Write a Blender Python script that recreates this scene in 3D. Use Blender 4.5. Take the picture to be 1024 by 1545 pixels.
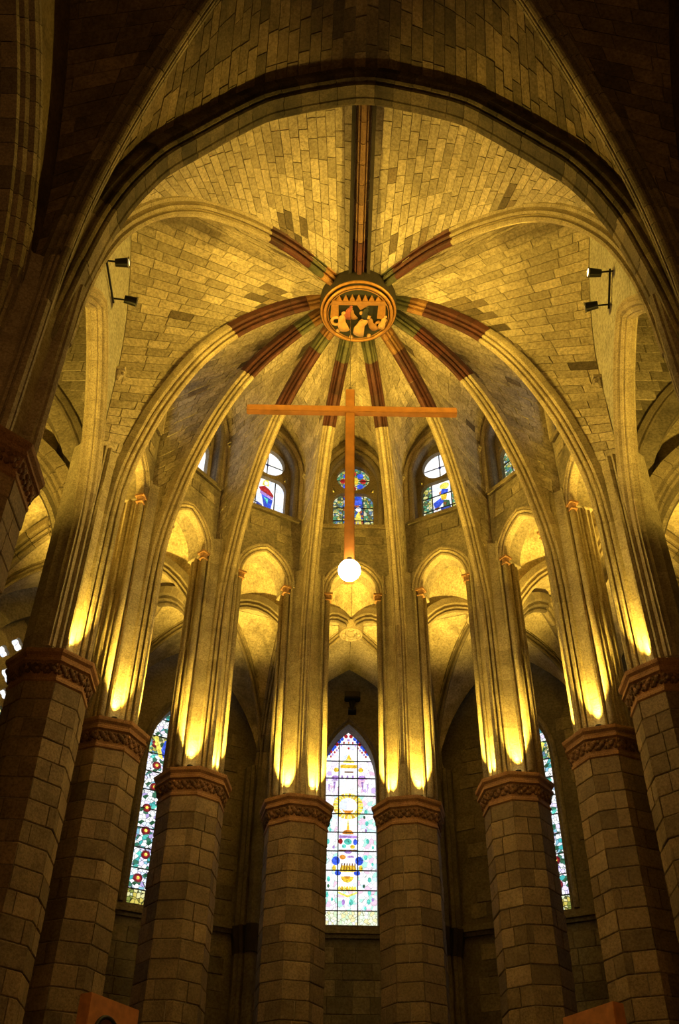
import bpy, bmesh, math, random
from mathutils import Vector, Matrix

# ------------------------------------------------------------------ scene, camera, world, exposure
for o in list(bpy.data.objects):
    bpy.data.objects.remove(o)
scene = bpy.context.scene
COL = scene.collection
random.seed(7)
PI = math.pi

F_PX = 35.0 * 1024 / 24
ZEN = Vector((537 - 512, -940 - 772.5, F_PX)).normalized()     # zenith in lens axes (right, down, forward)
FWD = Vector((0, 0, 1)); FWD = (FWD - ZEN * FWD.dot(ZEN)).normalized()
RGT = FWD.cross(ZEN)
if RGT.x < 0: RGT = -RGT
CAM = Vector((-0.54, 0.0, 1.6))
def to_world(v): return Vector((v.dot(RGT), v.dot(FWD), v.dot(ZEN)))
cr, cu, cb = to_world(Vector((1, 0, 0))), to_world(Vector((0, -1, 0))), to_world(Vector((0, 0, -1)))
cam_data = bpy.data.cameras.new('camera')
cam_data.sensor_fit = 'HORIZONTAL'; cam_data.sensor_width = 24; cam_data.lens = 35
cam_data.clip_end = 300
cam = bpy.data.objects.new('camera', cam_data)
cam.matrix_world = Matrix(((cr.x, cu.x, cb.x, CAM.x), (cr.y, cu.y, cb.y, CAM.y), (cr.z, cu.z, cb.z, CAM.z), (0, 0, 0, 1)))
cam.matrix_world = Matrix.Translation(CAM) @ Matrix.Rotation(-0.0022, 4, 'Z') @ Matrix.Translation(-CAM) @ cam.matrix_world
COL.objects.link(cam); scene.camera = cam

world = bpy.data.worlds.new('world'); scene.world = world
world.use_nodes = True
world.node_tree.nodes['Background'].inputs[0].default_value = (0.35, 0.42, 0.55, 1)
world.node_tree.nodes['Background'].inputs[1].default_value = 0.02
scene.view_settings.view_transform = 'Standard'
scene.view_settings.look = 'None'
scene.view_settings.exposure = 0.2
scene.view_settings.gamma = 1.0
scene.view_settings.use_curve_mapping = False

WARM = (1.0, 0.635, 0.08)
def lamp(name, kind, loc, energy, color=WARM, target=None, size=0.1, spot=1.2, blend=0.6, parent=None):
    d = bpy.data.lights.new(name, kind); d.energy = energy; d.color = color
    if kind == 'AREA': d.size = size
    else: d.shadow_soft_size = size
    if kind == 'SPOT': d.spot_size = spot; d.spot_blend = blend
    o = bpy.data.objects.new(name, d); COL.objects.link(o)
    o.location = loc
    if target is not None:
        o.rotation_euler = (Vector(target) - Vector(loc)).to_track_quat('-Z', 'Y').to_euler()
    if parent: o.parent = parent
    return o

# ------------------------------------------------------------------ plan of the church
YC, R = 19.3, 6.95            # centre of the apse, radius of the ring of columns
STEP = 180.0 / 7
APO = R * math.cos(math.radians(STEP / 2))
# the ring is slightly irregular: angle and radius of each column, left to right
ANGS = [-91.5, -65.5, -38.9, -STEP / 2, STEP / 2, 38.9, 65.5, 91.5]
RADS = [6.85, 6.72, 6.78, R, R, 6.78, 6.72, 6.85]
ZCAP = 13.4                   # top of the column capitals
KEY = Vector((0, YC, 27.15))
R2 = 14.0                     # outer ambulatory wall
def polar(ang, r, z=0.0):
    a = math.radians(ang); return Vector((r * math.sin(a), YC + r * math.cos(a), z))
NX, NY = 6.9, 12.4            # columns at the mouth of the apse
NAVE_BOSS = Vector((0, 5.9, 27.7))

# general lamps of the nave (chandeliers hang behind the camera)
L_NAVE = 370
lamp('nave_lamp', 'POINT', (-3.2, -2.0, 9.0), L_NAVE, (1.0, 0.46, 0.11), size=0.5)
lamp('nave_lamp', 'POINT', (3.2, -2.0, 9.0), L_NAVE, (1.0, 0.46, 0.11), size=0.5)

# ------------------------------------------------------------------ materials
MATS = {}
def ramp(nt, fac, stops, interp='LINEAR'):
    r = nt.nodes.new('ShaderNodeValToRGB'); r.color_ramp.interpolation = interp
    el = r.color_ramp.elements
    while len(el) < len(stops): el.new(0.5)
    for e, (p, c) in zip(el, stops):
        e.position = p; e.color = (*c, 1)
    nt.links.new(fac, r.inputs[0]); return r.outputs[0]
def mixc(nt, mode, fac, a, b):
    m = nt.nodes.new('ShaderNodeMix'); m.data_type = 'RGBA'; m.blend_type = mode
    for i, v in ((0, fac), (6, a), (7, b)):
        if hasattr(v, 'links') or isinstance(v, bpy.types.NodeSocket): nt.links.new(v, m.inputs[i])
        else: m.inputs[i].default_value = v
    return m.outputs[2]
def coords(nt, randomise=True):
    tc = nt.nodes.new('ShaderNodeTexCoord')
    if not randomise: return tc.outputs['Object'], None
    oi = nt.nodes.new('ShaderNodeObjectInfo')
    vm = nt.nodes.new('ShaderNodeVectorMath'); vm.operation = 'MULTIPLY_ADD'
    nt.links.new(oi.outputs['Random'], vm.inputs[0]); vm.inputs[1].default_value = (37, 61, 23)
    nt.links.new(tc.outputs['Object'], vm.inputs[2])
    return vm.outputs[0], oi.outputs['Random']
def noise(nt, vec, scale, detail=4, rough=0.6):
    n = nt.nodes.new('ShaderNodeTexNoise'); n.inputs['Scale'].default_value = scale
    n.inputs['Detail'].default_value = detail; n.inputs['Roughness'].default_value = rough
    nt.links.new(vec, n.inputs['Vector']); return n.outputs['Fac']
def new_mat(name):
    m = bpy.data.materials.new(name); m.use_nodes = True
    nt = m.node_tree; b = nt.nodes['Principled BSDF']; return m, nt, b
def stone(name, dark, light, var=0.35, scale=1.6, bump=0.35, rough=0.85, stain=0.0, stain_col=(0.05, 0.04, 0.03)):
    m, nt, b = new_mat(name)
    v, rnd = coords(nt)
    n1 = noise(nt, v, scale, 6, 0.65)
    c = ramp(nt, n1, [(0.3, dark), (0.7, light)])
    mr = nt.nodes.new('ShaderNodeMapRange'); nt.links.new(rnd, mr.inputs[0])
    mr.inputs[3].default_value = 1 - var; mr.inputs[4].default_value = 1 + var * 0.4
    cc = nt.nodes.new('ShaderNodeCombineColor')
    for i in range(3): nt.links.new(mr.outputs[0], cc.inputs[i])
    c = mixc(nt, 'MULTIPLY', 1.0, c, cc.outputs[0])
    n2 = noise(nt, v, scale * 14, 5, 0.7)
    g = ramp(nt, n2, [(0.32, (0.36, 0.34, 0.30)), (0.62, (1.08, 1.08, 1.08))])
    c = mixc(nt, 'MULTIPLY', 0.85, c, g)
    if stain:
        tc = nt.nodes.new('ShaderNodeTexCoord')
        n3 = noise(nt, tc.outputs['Object'], 0.55, 5, 0.7)
        f = ramp(nt, n3, [(0.52, (0, 0, 0)), (0.66, (stain,) * 3)])
        c = mixc(nt, 'MIX', f, c, (*stain_col, 1))
    nt.links.new(c, b.inputs['Base Color']); b.inputs['Roughness'].default_value = rough
    bp = nt.nodes.new('ShaderNodeBump'); bp.inputs['Strength'].default_value = bump; bp.inputs['Distance'].default_value = 0.03
    nt.links.new(n2, bp.inputs['Height']); nt.links.new(bp.outputs[0], b.inputs['Normal'])
    MATS[name] = m; return m
def plain(name, col, rough=0.5, metal=0.0, emit=None, strength=1.0, scale=9.0):
    m, nt, b = new_mat(name)
    v, _ = coords(nt)
    n = noise(nt, v, scale, 4)
    c = ramp(nt, n, [(0.3, tuple(x * 0.7 for x in col)), (0.75, tuple(min(1, x * 1.15) for x in col))])
    nt.links.new(c, b.inputs['Base Color']); b.inputs['Roughness'].default_value = rough; b.inputs['Metallic'].default_value = metal
    if emit:
        b.inputs['Emission Color'].default_value = (*emit, 1); b.inputs['Emission Strength'].default_value = strength
    MATS[name] = m; return m
def glass(name, stops, strength, cell=7.0, lead=0.035, lead_col=(0.03, 0.02, 0.03)):
    """stained glass lit by daylight: irregular coloured cells parted by lead lines"""
    m, nt, b = new_mat(name)
    v, _ = coords(nt)
    vo = nt.nodes.new('ShaderNodeTexVoronoi'); vo.inputs['Scale'].default_value = cell; nt.links.new(v, vo.inputs['Vector'])
    sp = nt.nodes.new('ShaderNodeSeparateColor'); nt.links.new(vo.outputs['Color'], sp.inputs[0])
    c = ramp(nt, sp.outputs[0], stops, 'CONSTANT')
    ve = nt.nodes.new('ShaderNodeTexVoronoi'); ve.feature = 'DISTANCE_TO_EDGE'; ve.inputs['Scale'].default_value = cell
    nt.links.new(v, ve.inputs['Vector'])
    f = ramp(nt, ve.outputs['Distance'], [(lead * 0.5, (1, 1, 1)), (lead, (0, 0, 0))])
    c = mixc(nt, 'MIX', f, c, (*lead_col, 1))
    n = noise(nt, v, cell * 4, 3)
    c = mixc(nt, 'MULTIPLY', 0.5, c, ramp(nt, n, [(0.3, (0.6, 0.6, 0.6)), (0.6, (1, 1, 1))]))
    b.inputs['Base Color'].default_value = (0.02, 0.02, 0.02, 1); b.inputs['Roughness'].default_value = 0.3
    nt.links.new(c, b.inputs['Emission Color']); b.inputs['Emission Strength'].default_value = strength
    MATS[name] = m; return m

stone('column stone', (0.22, 0.155, 0.09), (0.42, 0.31, 0.185), 0.4, 1.4, 0.5)
stone('mortar', (0.36, 0.31, 0.22), (0.50, 0.44, 0.33), 0.0, 2.0, 0.3)
stone('dark mortar', (0.10, 0.08, 0.05), (0.2, 0.16, 0.11), 0.0, 2.0, 0.3)
stone('pier stone', (0.34, 0.28, 0.18), (0.56, 0.48, 0.33), 0.12, 1.6, 0.6)
stone('web stone', (0.44, 0.37, 0.25), (0.66, 0.57, 0.42), 0.3, 0.9, 0.3)
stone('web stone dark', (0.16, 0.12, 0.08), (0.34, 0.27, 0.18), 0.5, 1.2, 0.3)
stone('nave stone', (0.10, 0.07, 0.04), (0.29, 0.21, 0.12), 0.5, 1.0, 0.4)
stone('rib stone', (0.36, 0.29, 0.19), (0.56, 0.47, 0.32), 0.12, 1.8, 0.35)
stone('arch stone', (0.20, 0.16, 0.10), (0.38, 0.31, 0.20), 0.35, 1.8, 0.45)
stone('blackish stone', (0.04, 0.03, 0.02), (0.19, 0.145, 0.09), 0.45, 1.2, 0.45)  # very dark tone for the upper voussoirs of the transverse arch
stone('wall stone', (0.24, 0.20, 0.13), (0.46, 0.39, 0.27), 0.3, 0.9, 0.35, stain=0.6)
stone('wall block', (0.24, 0.20, 0.13), (0.42, 0.35, 0.24), 0.45, 1.1, 0.4)
stone('outer wall stone', (0.14, 0.115, 0.075), (0.29, 0.24, 0.17), 0.35, 0.9, 0.4)
stone('plaster', (0.42, 0.35, 0.21), (0.74, 0.63, 0.42), 0.15, 1.1, 0.15, stain=0.75, stain_col=(0.10, 0.08, 0.05))
stone('grey plaster', (0.36, 0.34, 0.28), (0.50, 0.47, 0.40), 0.1, 0.8, 0.2)
stone('capital stone', (0.30, 0.15, 0.07), (0.52, 0.29, 0.14), 0.2, 2.5, 0.5)
stone('capital carving', (0.13, 0.065, 0.03), (0.36, 0.19, 0.09), 0.4, 3.0, 0.5)
stone('red rib paint', (0.045, 0.012, 0.010), (0.13, 0.034, 0.026), 0.3, 2.0, 0.25, rough=0.7)
stone('ochre rib paint', (0.22, 0.09, 0.03), (0.46, 0.24, 0.09), 0.35, 3.0, 0.25, rough=0.7)
stone('green rib paint', (0.05, 0.055, 0.03), (0.15, 0.14, 0.07), 0.35, 3.0, 0.25, rough=0.7)
stone('ridge paint', (0.16, 0.085, 0.05), (0.30, 0.17, 0.09), 0.25, 2.0, 0.25)
stone('soot', (0.016, 0.011, 0.008), (0.045, 0.032, 0.022), 0.3, 2.0, 0.25)
stone('floor stone', (0.18, 0.15, 0.11), (0.30, 0.26, 0.20), 0.1, 0.8, 0.2, rough=0.5)
plain('gilding', (0.42, 0.20, 0.05), 0.45, 0.3)
plain('boss green', (0.022, 0.022, 0.010), 0.7)
plain('boss red', (0.30, 0.07, 0.04), 0.7)
plain('boss ochre', (0.30, 0.14, 0.04), 0.6)
plain('boss flesh', (0.52, 0.30, 0.11), 0.6)
plain('black metal', (0.012, 0.012, 0.014), 0.4, 0.6)
plain('steel', (0.5, 0.5, 0.5), 0.25, 1.0)
plain('lead', (0.012, 0.011, 0.012), 0.6)
plain('cross wood', (0.26, 0.11, 0.035), 0.28, 0.0, scale=4)
plain('orange wood', (0.80, 0.36, 0.13), 0.45, scale=5)
plain('speaker cone', (0.16, 0.06, 0.03), 0.5)
plain('speaker rim', (0.012, 0.010, 0.009), 0.6)
plain('lamp glass', (0.9, 0.9, 0.85), 0.2, emit=(1.0, 0.68, 0.2), strength=210)
plain('uplight glass', (0.9, 0.9, 0.85), 0.2, emit=(1.0, 0.75, 0.3), strength=6)
W_ = (1.0, 1.0, 1.0)
GS = 1.15
glass('glass white', [(0.0, W_), (0.55, (0.86, 0.93, 1.0)), (0.72, (1.0, 0.98, 0.9)), (0.9, (0.75, 0.82, 1.0))], GS, 3.5, 0.012, (0.3, 0.3, 0.4))
glass('glass pale', [(0.0, W_), (0.38, (0.80, 1.0, 0.90)), (0.52, (0.45, 0.86, 0.72)), (0.62, (0.9, 0.8, 0.95)), (0.74, W_), (0.88, (0.62, 0.86, 0.95)), (0.94, (0.85, 0.6, 0.75))], GS, 6.5, 0.03, (0.35, 0.3, 0.35))
glass('glass violet', [(0.0, W_), (0.5, (0.86, 0.78, 1.0)), (0.66, (0.62, 0.45, 0.85)), (0.74, W_), (0.9, (0.85, 0.55, 0.7))], GS, 6.5, 0.03, (0.35, 0.25, 0.4))
glass('glass straw', [(0.0, (0.95, 1.0, 0.75)), (0.35, (0.85, 1.0, 0.8)), (0.55, (0.95, 0.85, 0.45)), (0.75, (0.7, 0.9, 0.6)), (0.9, W_)], GS * 0.9, 9, 0.05, (0.25, 0.25, 0.12))
glass('glass leaf', [(0.0, W_), (0.34, (0.72, 0.82, 1.0)), (0.46, (0.03, 0.16, 0.10)), (0.56, (0.05, 0.42, 0.42)), (0.63, W_), (0.78, (0.80, 0.72, 1.0)), (0.90, (0.22, 0.50, 0.65)), (0.95, (0.45, 0.36, 0.7))], GS, 7.5, 0.06, (0.02, 0.05, 0.06))
glass('glass trellis', [(0.0, (0.75, 0.62, 0.12)), (0.3, (0.9, 0.85, 0.4)), (0.5, (0.25, 0.3, 0.06)), (0.7, (0.8, 0.9, 0.6)), (0.85, (0.5, 0.4, 0.06))], GS * 0.8, 8, 0.09, (0.02, 0.03, 0.01))
glass('glass border', [(0.0, (0.85, 0.8, 0.3)), (0.25, (0.1, 0.38, 0.2)), (0.45, (0.9, 0.9, 0.6)), (0.6, (0.15, 0.3, 0.5)), (0.72, (0.6, 0.55, 0.1)), (0.85, (0.12, 0.16, 0.08))], GS * 0.75, 11, 0.08, (0.02, 0.03, 0.02))
glass('glass jewel', [(0.0, (0.02, 0.1, 0.55)), (0.25, (0.05, 0.3, 0.75)), (0.42, (0.85, 0.7, 0.15)), (0.58, (0.02, 0.05, 0.25)), (0.7, (0.8, 0.9, 0.9)), (0.8, (0.05, 0.35, 0.3)), (0.9, (0.5, 0.12, 0.05))], GS * 0.8, 9, 0.08)
for n_, c_, k_ in (('gold', (1.0, 0.62, 0.04), 0.9), ('orange', (0.9, 0.3, 0.03), 0.8), ('blue', (0.03, 0.10, 0.75), 0.9), ('deep blue', (0.01, 0.05, 0.32), 0.8),
                   ('red', (0.62, 0.02, 0.03), 0.6), ('crimson', (0.22, 0.008, 0.03), 0.6), ('teal', (0.10, 0.62, 0.52), 0.9), ('purple', (0.45, 0.25, 0.68), 0.9),
                   ('green', (0.015, 0.13, 0.06), 0.7), ('pearl', (0.95, 0.95, 0.92), 1.3), ('yellow', (1.0, 0.85, 0.12), 1.0), ('brown', (0.28, 0.10, 0.02), 0.6)):
    glass('piece ' + n_, [(0.0, c_), (0.5, tuple(min(1, x * 1.3 + 0.02) for x in c_)), (0.8, tuple(x * 0.7 for x in c_))], GS * k_, 11, 0.03, tuple(x * 0.25 for x in c_))

# ------------------------------------------------------------------ helpers
def link(o, parent=None):
    COL.objects.link(o)
    if parent: o.parent = parent
    return o
def mesh_obj(name, verts, faces, mat, parent=None, smooth=False):
    me = bpy.data.meshes.new(name); me.from_pydata([tuple(v) for v in verts], [], faces); me.update()
    if smooth: me.shade_smooth()
    me.materials.append(MATS[mat])
    return link(bpy.data.objects.new(name, me), parent)
def bm_obj(name, bm, mat, parent=None, smooth=False, matrix=None):
    me = bpy.data.meshes.new(name); bm.normal_update(); bm.to_mesh(me); bm.free()
    if smooth: me.shade_smooth()
    me.materials.append(MATS[mat])
    o = bpy.data.objects.new(name, me)
    if matrix is not None: o.matrix_local = matrix
    return link(o, parent)
def copy_obj(src, parent, loc=None, rz=None, matrix=None):
    o = bpy.data.objects.new(src.name.split('.')[0], src.data)
    if matrix is not None: o.matrix_local = matrix
    if loc is not None: o.location = loc
    if rz is not None: o.rotation_euler = (0, 0, rz)
    return link(o, parent)
def tag(o, label, cat, group=None):
    o['label'] = label; o['category'] = cat
    if group: o['group'] = group
    return o
def struct(o, label=None, cat=None):
    o['kind'] = 'structure'
    if label: o['label'] = label
    if cat: o['category'] = cat
    return o
def empty(name, matrix=None, parent=None):
    o = bpy.data.objects.new(name, None); o.empty_display_size = 0.3
    if matrix is not None: o.matrix_world = matrix
    return link(o, parent)
def frame(origin, xa, ya, za):
    return Matrix(((xa.x, ya.x, za.x, origin.x), (xa.y, ya.y, za.y, origin.y), (xa.z, ya.z, za.z, origin.z), (0, 0, 0, 1)))
def bay_frame(ang, r):
    """x along the wall (to the right when looking out), y up, z towards the centre of the apse"""
    a = math.radians(ang)
    return frame(polar(ang, r), Vector((math.cos(a), -math.sin(a), 0)), Vector((0, 0, 1)), Vector((-math.sin(a), -math.cos(a), 0)))
def box_bm(bm, c, s, rot=None):
    m = Matrix.Translation(Vector(c)) @ (rot or Matrix.Identity(4)) @ Matrix.Diagonal((*s, 1))
    bmesh.ops.create_cube(bm, size=1.0, matrix=m)
def cyl_bm(bm, a, b, r, n=12, r2=None):
    a, b = Vector(a), Vector(b); d = b - a
    m = Matrix.Translation((a + b) / 2) @ d.to_track_quat('Z', 'Y').to_matrix().to_4x4()
    bmesh.ops.create_cone(bm, cap_ends=True, segments=n, radius1=r, radius2=r if r2 is None else r2, depth=d.length, matrix=m)
def catmull(pts, n=10):
    P = [Vector(p) for p in pts]; P = [2 * P[0] - P[1]] + P + [2 * P[-1] - P[-2]]; out = []
    for i in range(1, len(P) - 2):
        a, b, c, d = P[i - 1:i + 3]
        for k in range(n):
            t = k / n
            out.append(0.5 * ((2 * b) + (c - a) * t + (2 * a - 5 * b + 4 * c - d) * t * t + (3 * b - a - 3 * c + d) * t ** 3))
    out.append(P[-2]); return out
class Path:
    """polyline that can be sampled by fraction of its length"""
    def __init__(s, pts):
        s.p = [Vector(p) for p in pts]; s.l = [0.0]
        for a, b in zip(s.p, s.p[1:]): s.l.append(s.l[-1] + (b - a).length)
        s.L = s.l[-1]
    def at(s, t):
        d = max(0.0, min(1.0, t)) * s.L
        for i in range(len(s.p) - 1):
            if d <= s.l[i + 1] or i == len(s.p) - 2:
                k = (d - s.l[i]) / max(1e-9, s.l[i + 1] - s.l[i]); return s.p[i].lerp(s.p[i + 1], k)
    def tan(s, t):
        e = 0.004; return (s.at(t + e) - s.at(t - e)).normalized()
def pointed(w, zs, za, n=10, x0=0.0):
    """left springing, apex, right springing of a pointed arch as 2-D points"""
    h = za - zs
    if h <= w: h = max(h, 0.2)
    rho = (w * w + h * h) / (2 * w)
    pts = []
    amax = math.asin(min(1.0, h / rho))
    if h < w: rho = (w * w + h * h) / (2 * w); amax = math.acos(max(-1, min(1, (rho - w) / rho)))
    for k in range(n + 1):
        a = amax * k / n
        pts.append((-w + rho - rho * math.cos(a), zs + rho * math.sin(a)))
    pts[-1] = (0.0, za)
    return [(x0 + x, z) for x, z in pts] + [(x0 - x, z) for x, z in reversed(pts[:-1])]
def plate(name, outer, holes, half, matrix, mat, parent=None, bevel=0.0):
    """a slab with holes, drawn in its own plane"""
    cu_ = bpy.data.curves.new(name, 'CURVE'); cu_.dimensions = '2D'; cu_.fill_mode = 'BOTH'; cu_.extrude = half; cu_.bevel_depth = bevel; cu_.bevel_resolution = 0
    for loop in [outer] + holes:
        s = cu_.splines.new('POLY'); s.points.add(len(loop) - 1); s.use_cyclic_u = True
        for p, (x, y) in zip(s.points, loop): p.co = (x, y, 0, 1)
    t = bpy.data.objects.new(name, cu_); me = bpy.data.meshes.new_from_object(t)
    bpy.data.objects.remove(t); bpy.data.curves.remove(cu_)
    me.name = name; me.materials.clear(); me.materials.append(MATS[mat])
    o = bpy.data.objects.new(name, me)
    if parent: o.matrix_local = matrix
    else: o.matrix_world = matrix
    return link(o, parent)
def sweep(name, path, S, profile, mat, parent, inside, seg=None, gap=0.018, rings=3, start=0.0, end=1.0, jitter=0.0, smooth=False):
    """moulding of a planar arch: one mesh per voussoir (seg metres long) or one in all"""
    if not isinstance(path, Path): path = Path(path)
    S = Vector(S).normalized(); inside = Vector(inside)
    L = path.L * (end - start)
    n = max(1, round(L / seg)) if seg else 1
    if not seg: rings = max(3, len(path.p)); gap = 0
    out = []; np_ = len(profile)
    for k in range(n):
        t0 = start + (end - start) * k / n + gap / 2 / path.L
        t1 = start + (end - start) * (k + 1) / n - gap / 2 / path.L
        V = []; F = []; j = random.uniform(-jitter, jitter)
        for i in range(rings):
            t = t0 + (t1 - t0) * i / (rings - 1)
            p, T = path.at(t), path.tan(t)
            O = S.cross(T).normalized()
            if O.dot(p - inside) < 0: O = -O
            for s_, d_ in profile: V.append(p + S * s_ + O * (d_ + j))
        for i in range(rings - 1):
            for q in range(np_):
                a, b = i * np_ + q, i * np_ + (q + 1) % np_
                F.append((a, b, b + np_, a + np_))
        F.append(tuple(range(np_))); F.append(tuple(range((rings - 1) * np_, rings * np_)))
        m = mat((path.at((t0 + t1) / 2), k)) if callable(mat) else mat
        o = mesh_obj(name, V, F, m, parent, smooth)
        bm = bmesh.new(); bm.from_mesh(o.data); bmesh.ops.recalc_face_normals(bm, faces=bm.faces); bm.to_mesh(o.data); bm.free()
        out.append(o)
    return out
def mirror_profile(half): return half + [(-x, d) for x, d in reversed(half) if x > 1e-6]
RIB = mirror_profile([(0.0, 0.0), (0.045, 0.01), (0.07, 0.06), (0.04, 0.12), (0.045, 0.16), (0.11, 0.12), (0.145, 0.17), (0.12, 0.23), (0.11, 0.27), (0.175, 0.25), (0.215, 0.30), (0.215, 0.50)])
RIB_BIG = mirror_profile([(x * 1.28, d * 1.24) for x, d in [(0.0, 0.0), (0.045, 0.01), (0.07, 0.06), (0.04, 0.12), (0.045, 0.16), (0.11, 0.12), (0.145, 0.17), (0.12, 0.23), (0.11, 0.27), (0.175, 0.25), (0.215, 0.30), (0.215, 0.50)]])
TRANSV = mirror_profile([(0.0, 0.03), (0.10, 0.03), (0.13, 0.0), (0.24, 0.0), (0.27, 0.05), (0.24, 0.11), (0.32, 0.10), (0.38, 0.14), (0.36, 0.21), (0.33, 0.26), (0.42, 0.27), (0.46, 0.33), (0.44, 0.40), (0.44, 0.85)])
ROLL = [(-0.07, 0.16), (-0.11, 0.10), (-0.10, 0.03), (-0.04, -0.02), (0.04, -0.02), (0.10, 0.03), (0.11, 0.10), (0.07, 0.16)]
ARCHIV = [(-0.2, 0.28), (-0.2, 0.0), (-0.05, -0.01), (0.03, 0.01), (0.05, 0.06), (0.01, 0.10), (0.06, 0.11), (0.10, 0.16), (0.06, 0.20), (0.12, 0.22), (0.12, 0.28)]

CAM_P = CAM.copy()
CEIL_N = [0]
def web(halves, inside, mat, mortar, course=0.30, length=0.5, name=None, stones=True, dark=None, thick=0.035, limit=300, steps=26):
    """one severy of a vault: ruled courses from rib to wall arch, each stone proud of the mortar"""
    inside = Vector(inside)
    CEIL_N[0] += 1
    V, F = [], []; cells = []
    for rib, edge in halves:
        b = len(V); cols = 7
        for i in range(steps + 1):
            t = i / steps; p, q = rib.at(t), edge.at(t)
            for c in range(cols): V.append(p.lerp(q, c / (cols - 1)))
        for i in range(steps):
            for c in range(cols - 1):
                a = b + i * cols + c; F.append((a, a + 1, a + 1 + cols, a + cols))
        if not stones: continue
        n = max(4, round(max(rib.L, edge.L * 0.8) / course))
        for k in range(n):
            t0, t1 = k / n, (k + 1) / n; tm = (t0 + t1) / 2
            p, q = rib.at(tm), edge.at(tm); Lc = (q - p).length
            if Lc < 0.12: continue
            x = -random.random() * length * 0.7; cuts = [0.0]
            while True:
                x += length * random.uniform(0.75, 1.3)
                if x > Lc - 0.15: break
                if x > 0.15: cuts.append(x / Lc)
            cuts.append(1.0)
            for c0, c1 in zip(cuts, cuts[1:]):
                g = 0.008; gc = g / Lc; gt = g / max(rib.L, 1)
                P = [rib.at(t0 + gt).lerp(edge.at(t0 + gt), c0 + gc), rib.at(t0 + gt).lerp(edge.at(t0 + gt), c1 - gc),
                     rib.at(t1 - gt).lerp(edge.at(t1 - gt), c1 - gc), rib.at(t1 - gt).lerp(edge.at(t1 - gt), c0 + gc)]
                cells.append((P, tm, (c0 + c1) / 2))
    base = mesh_obj(name or 'ceiling_%d' % CEIL_N[0], V, F, mortar, None, True)
    struct(base)
    if stones:
        cells.sort(key=lambda c: -((c[0][2] - c[0][0]).cross(c[0][3] - c[0][1])).length / max(1, ((c[0][0] + c[0][2]) / 2 - CAM_P).length) ** 2)
        rest_v, rest_f = [], []
        for idx, (P, tm, cm) in enumerate(cells):
            nrm = (P[2] - P[0]).cross(P[3] - P[1])
            if nrm.length < 1e-6: continue
            nrm.normalize()
            ctr = (P[0] + P[2]) / 2
            if nrm.dot(inside - ctr) < 0: nrm = -nrm; P = [P[3], P[2], P[1], P[0]]
            h = thick * random.uniform(0.6, 1.25)
            tilt = [random.uniform(-0.006, 0.006) for _ in range(4)]
            vs = [p - nrm * 0.05 for p in P] + [p.lerp(ctr, 0.02) + nrm * (h + d) for p, d in zip(P, tilt)]
            fs = [(4, 5, 6, 7), (0, 1, 5, 4), (1, 2, 6, 5), (2, 3, 7, 6), (3, 0, 4, 7)]
            mm = mat
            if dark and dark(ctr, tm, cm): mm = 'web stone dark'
            if idx < limit: mesh_obj('stone', vs, fs, mm, base)
            else:
                b = len(rest_v); rest_v += vs; rest_f += [tuple(i + b for i in f) for f in fs]
        if rest_v:
            o = mesh_obj('small_stones', rest_v, rest_f, mat, base); o['kind'] = 'stuff'
    return base

# ------------------------------------------------------------------ floor and outer shell
def prism(name, poly, z0, z1, mat, parent=None):
    n = len(poly); V = [(x, y, z0) for x, y in poly] + [(x, y, z1) for x, y in poly]
    F = [tuple(reversed(range(n))), tuple(range(n, 2 * n))] + [(i, (i + 1) % n, n + (i + 1) % n, n + i) for i in range(n)]
    return mesh_obj(name, V, F, mat, parent)
struct(prism('floor', [(-16, -6), (16, -6), (16, 36), (-16, 36)], -0.3, 0.0, 'floor stone'))
HALF2 = R2 * math.tan(math.radians(STEP / 2))
XA = R2 / math.cos(math.radians(STEP / 2))       # aisle wall distance from the axis
SILL, LSPR, LTOP, LHALF = 12.7, 18.0, 20.05, 1.0
block_meshes = []
def block_proto(w, h, t=0.06):
    bm = bmesh.new(); box_bm(bm, (0, 0, 0), (w, h, t)); bmesh.ops.bevel(bm, geom=[e for e in bm.edges], offset=0.012, segments=1, affect='EDGES')
    me = bpy.data.meshes.new('block'); bm.to_mesh(me); bm.free(); return me
def blocks_on(parent, x0, x1, z0, z1, depth, avoid, mat, bw=0.75, bh=0.45, limit=290):
    """rows of dressed blocks on a flat wall (wall frame: x along, y up, z out of the wall)"""
    protos = []
    for f in (0.7, 0.85, 1.0, 1.2):
        me = block_proto(bw * f - 0.018, bh - 0.018); me.materials.append(MATS[mat]); protos.append((bw * f, me))
    n = 0; z = z0
    while z + bh <= z1 and n < limit:
        x = x0 - random.random() * 0.3 * bw
        while x < x1 and n < limit:
            w, me = random.choice(protos)
            cx, cz = x + w / 2, z + bh / 2; x += w
            if cx - w / 2 < x0 - 0.02 or cx + w / 2 > x1 + 0.02: continue
            if any(avoid(cx + sx * w / 2, cz + sz * bh / 2) for sx in (-1, 0, 1) for sz in (-1, 0, 1)): continue
            o = bpy.data.objects.new('block', me); o.location = (cx, cz, depth + random.uniform(-0.015, 0.012)); link(o, parent); n += 1
        z += bh
def rect(x0, x1, z0, z1): return [(x0, z0), (x1, z0), (x1, z1), (x0, z1)]

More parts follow.
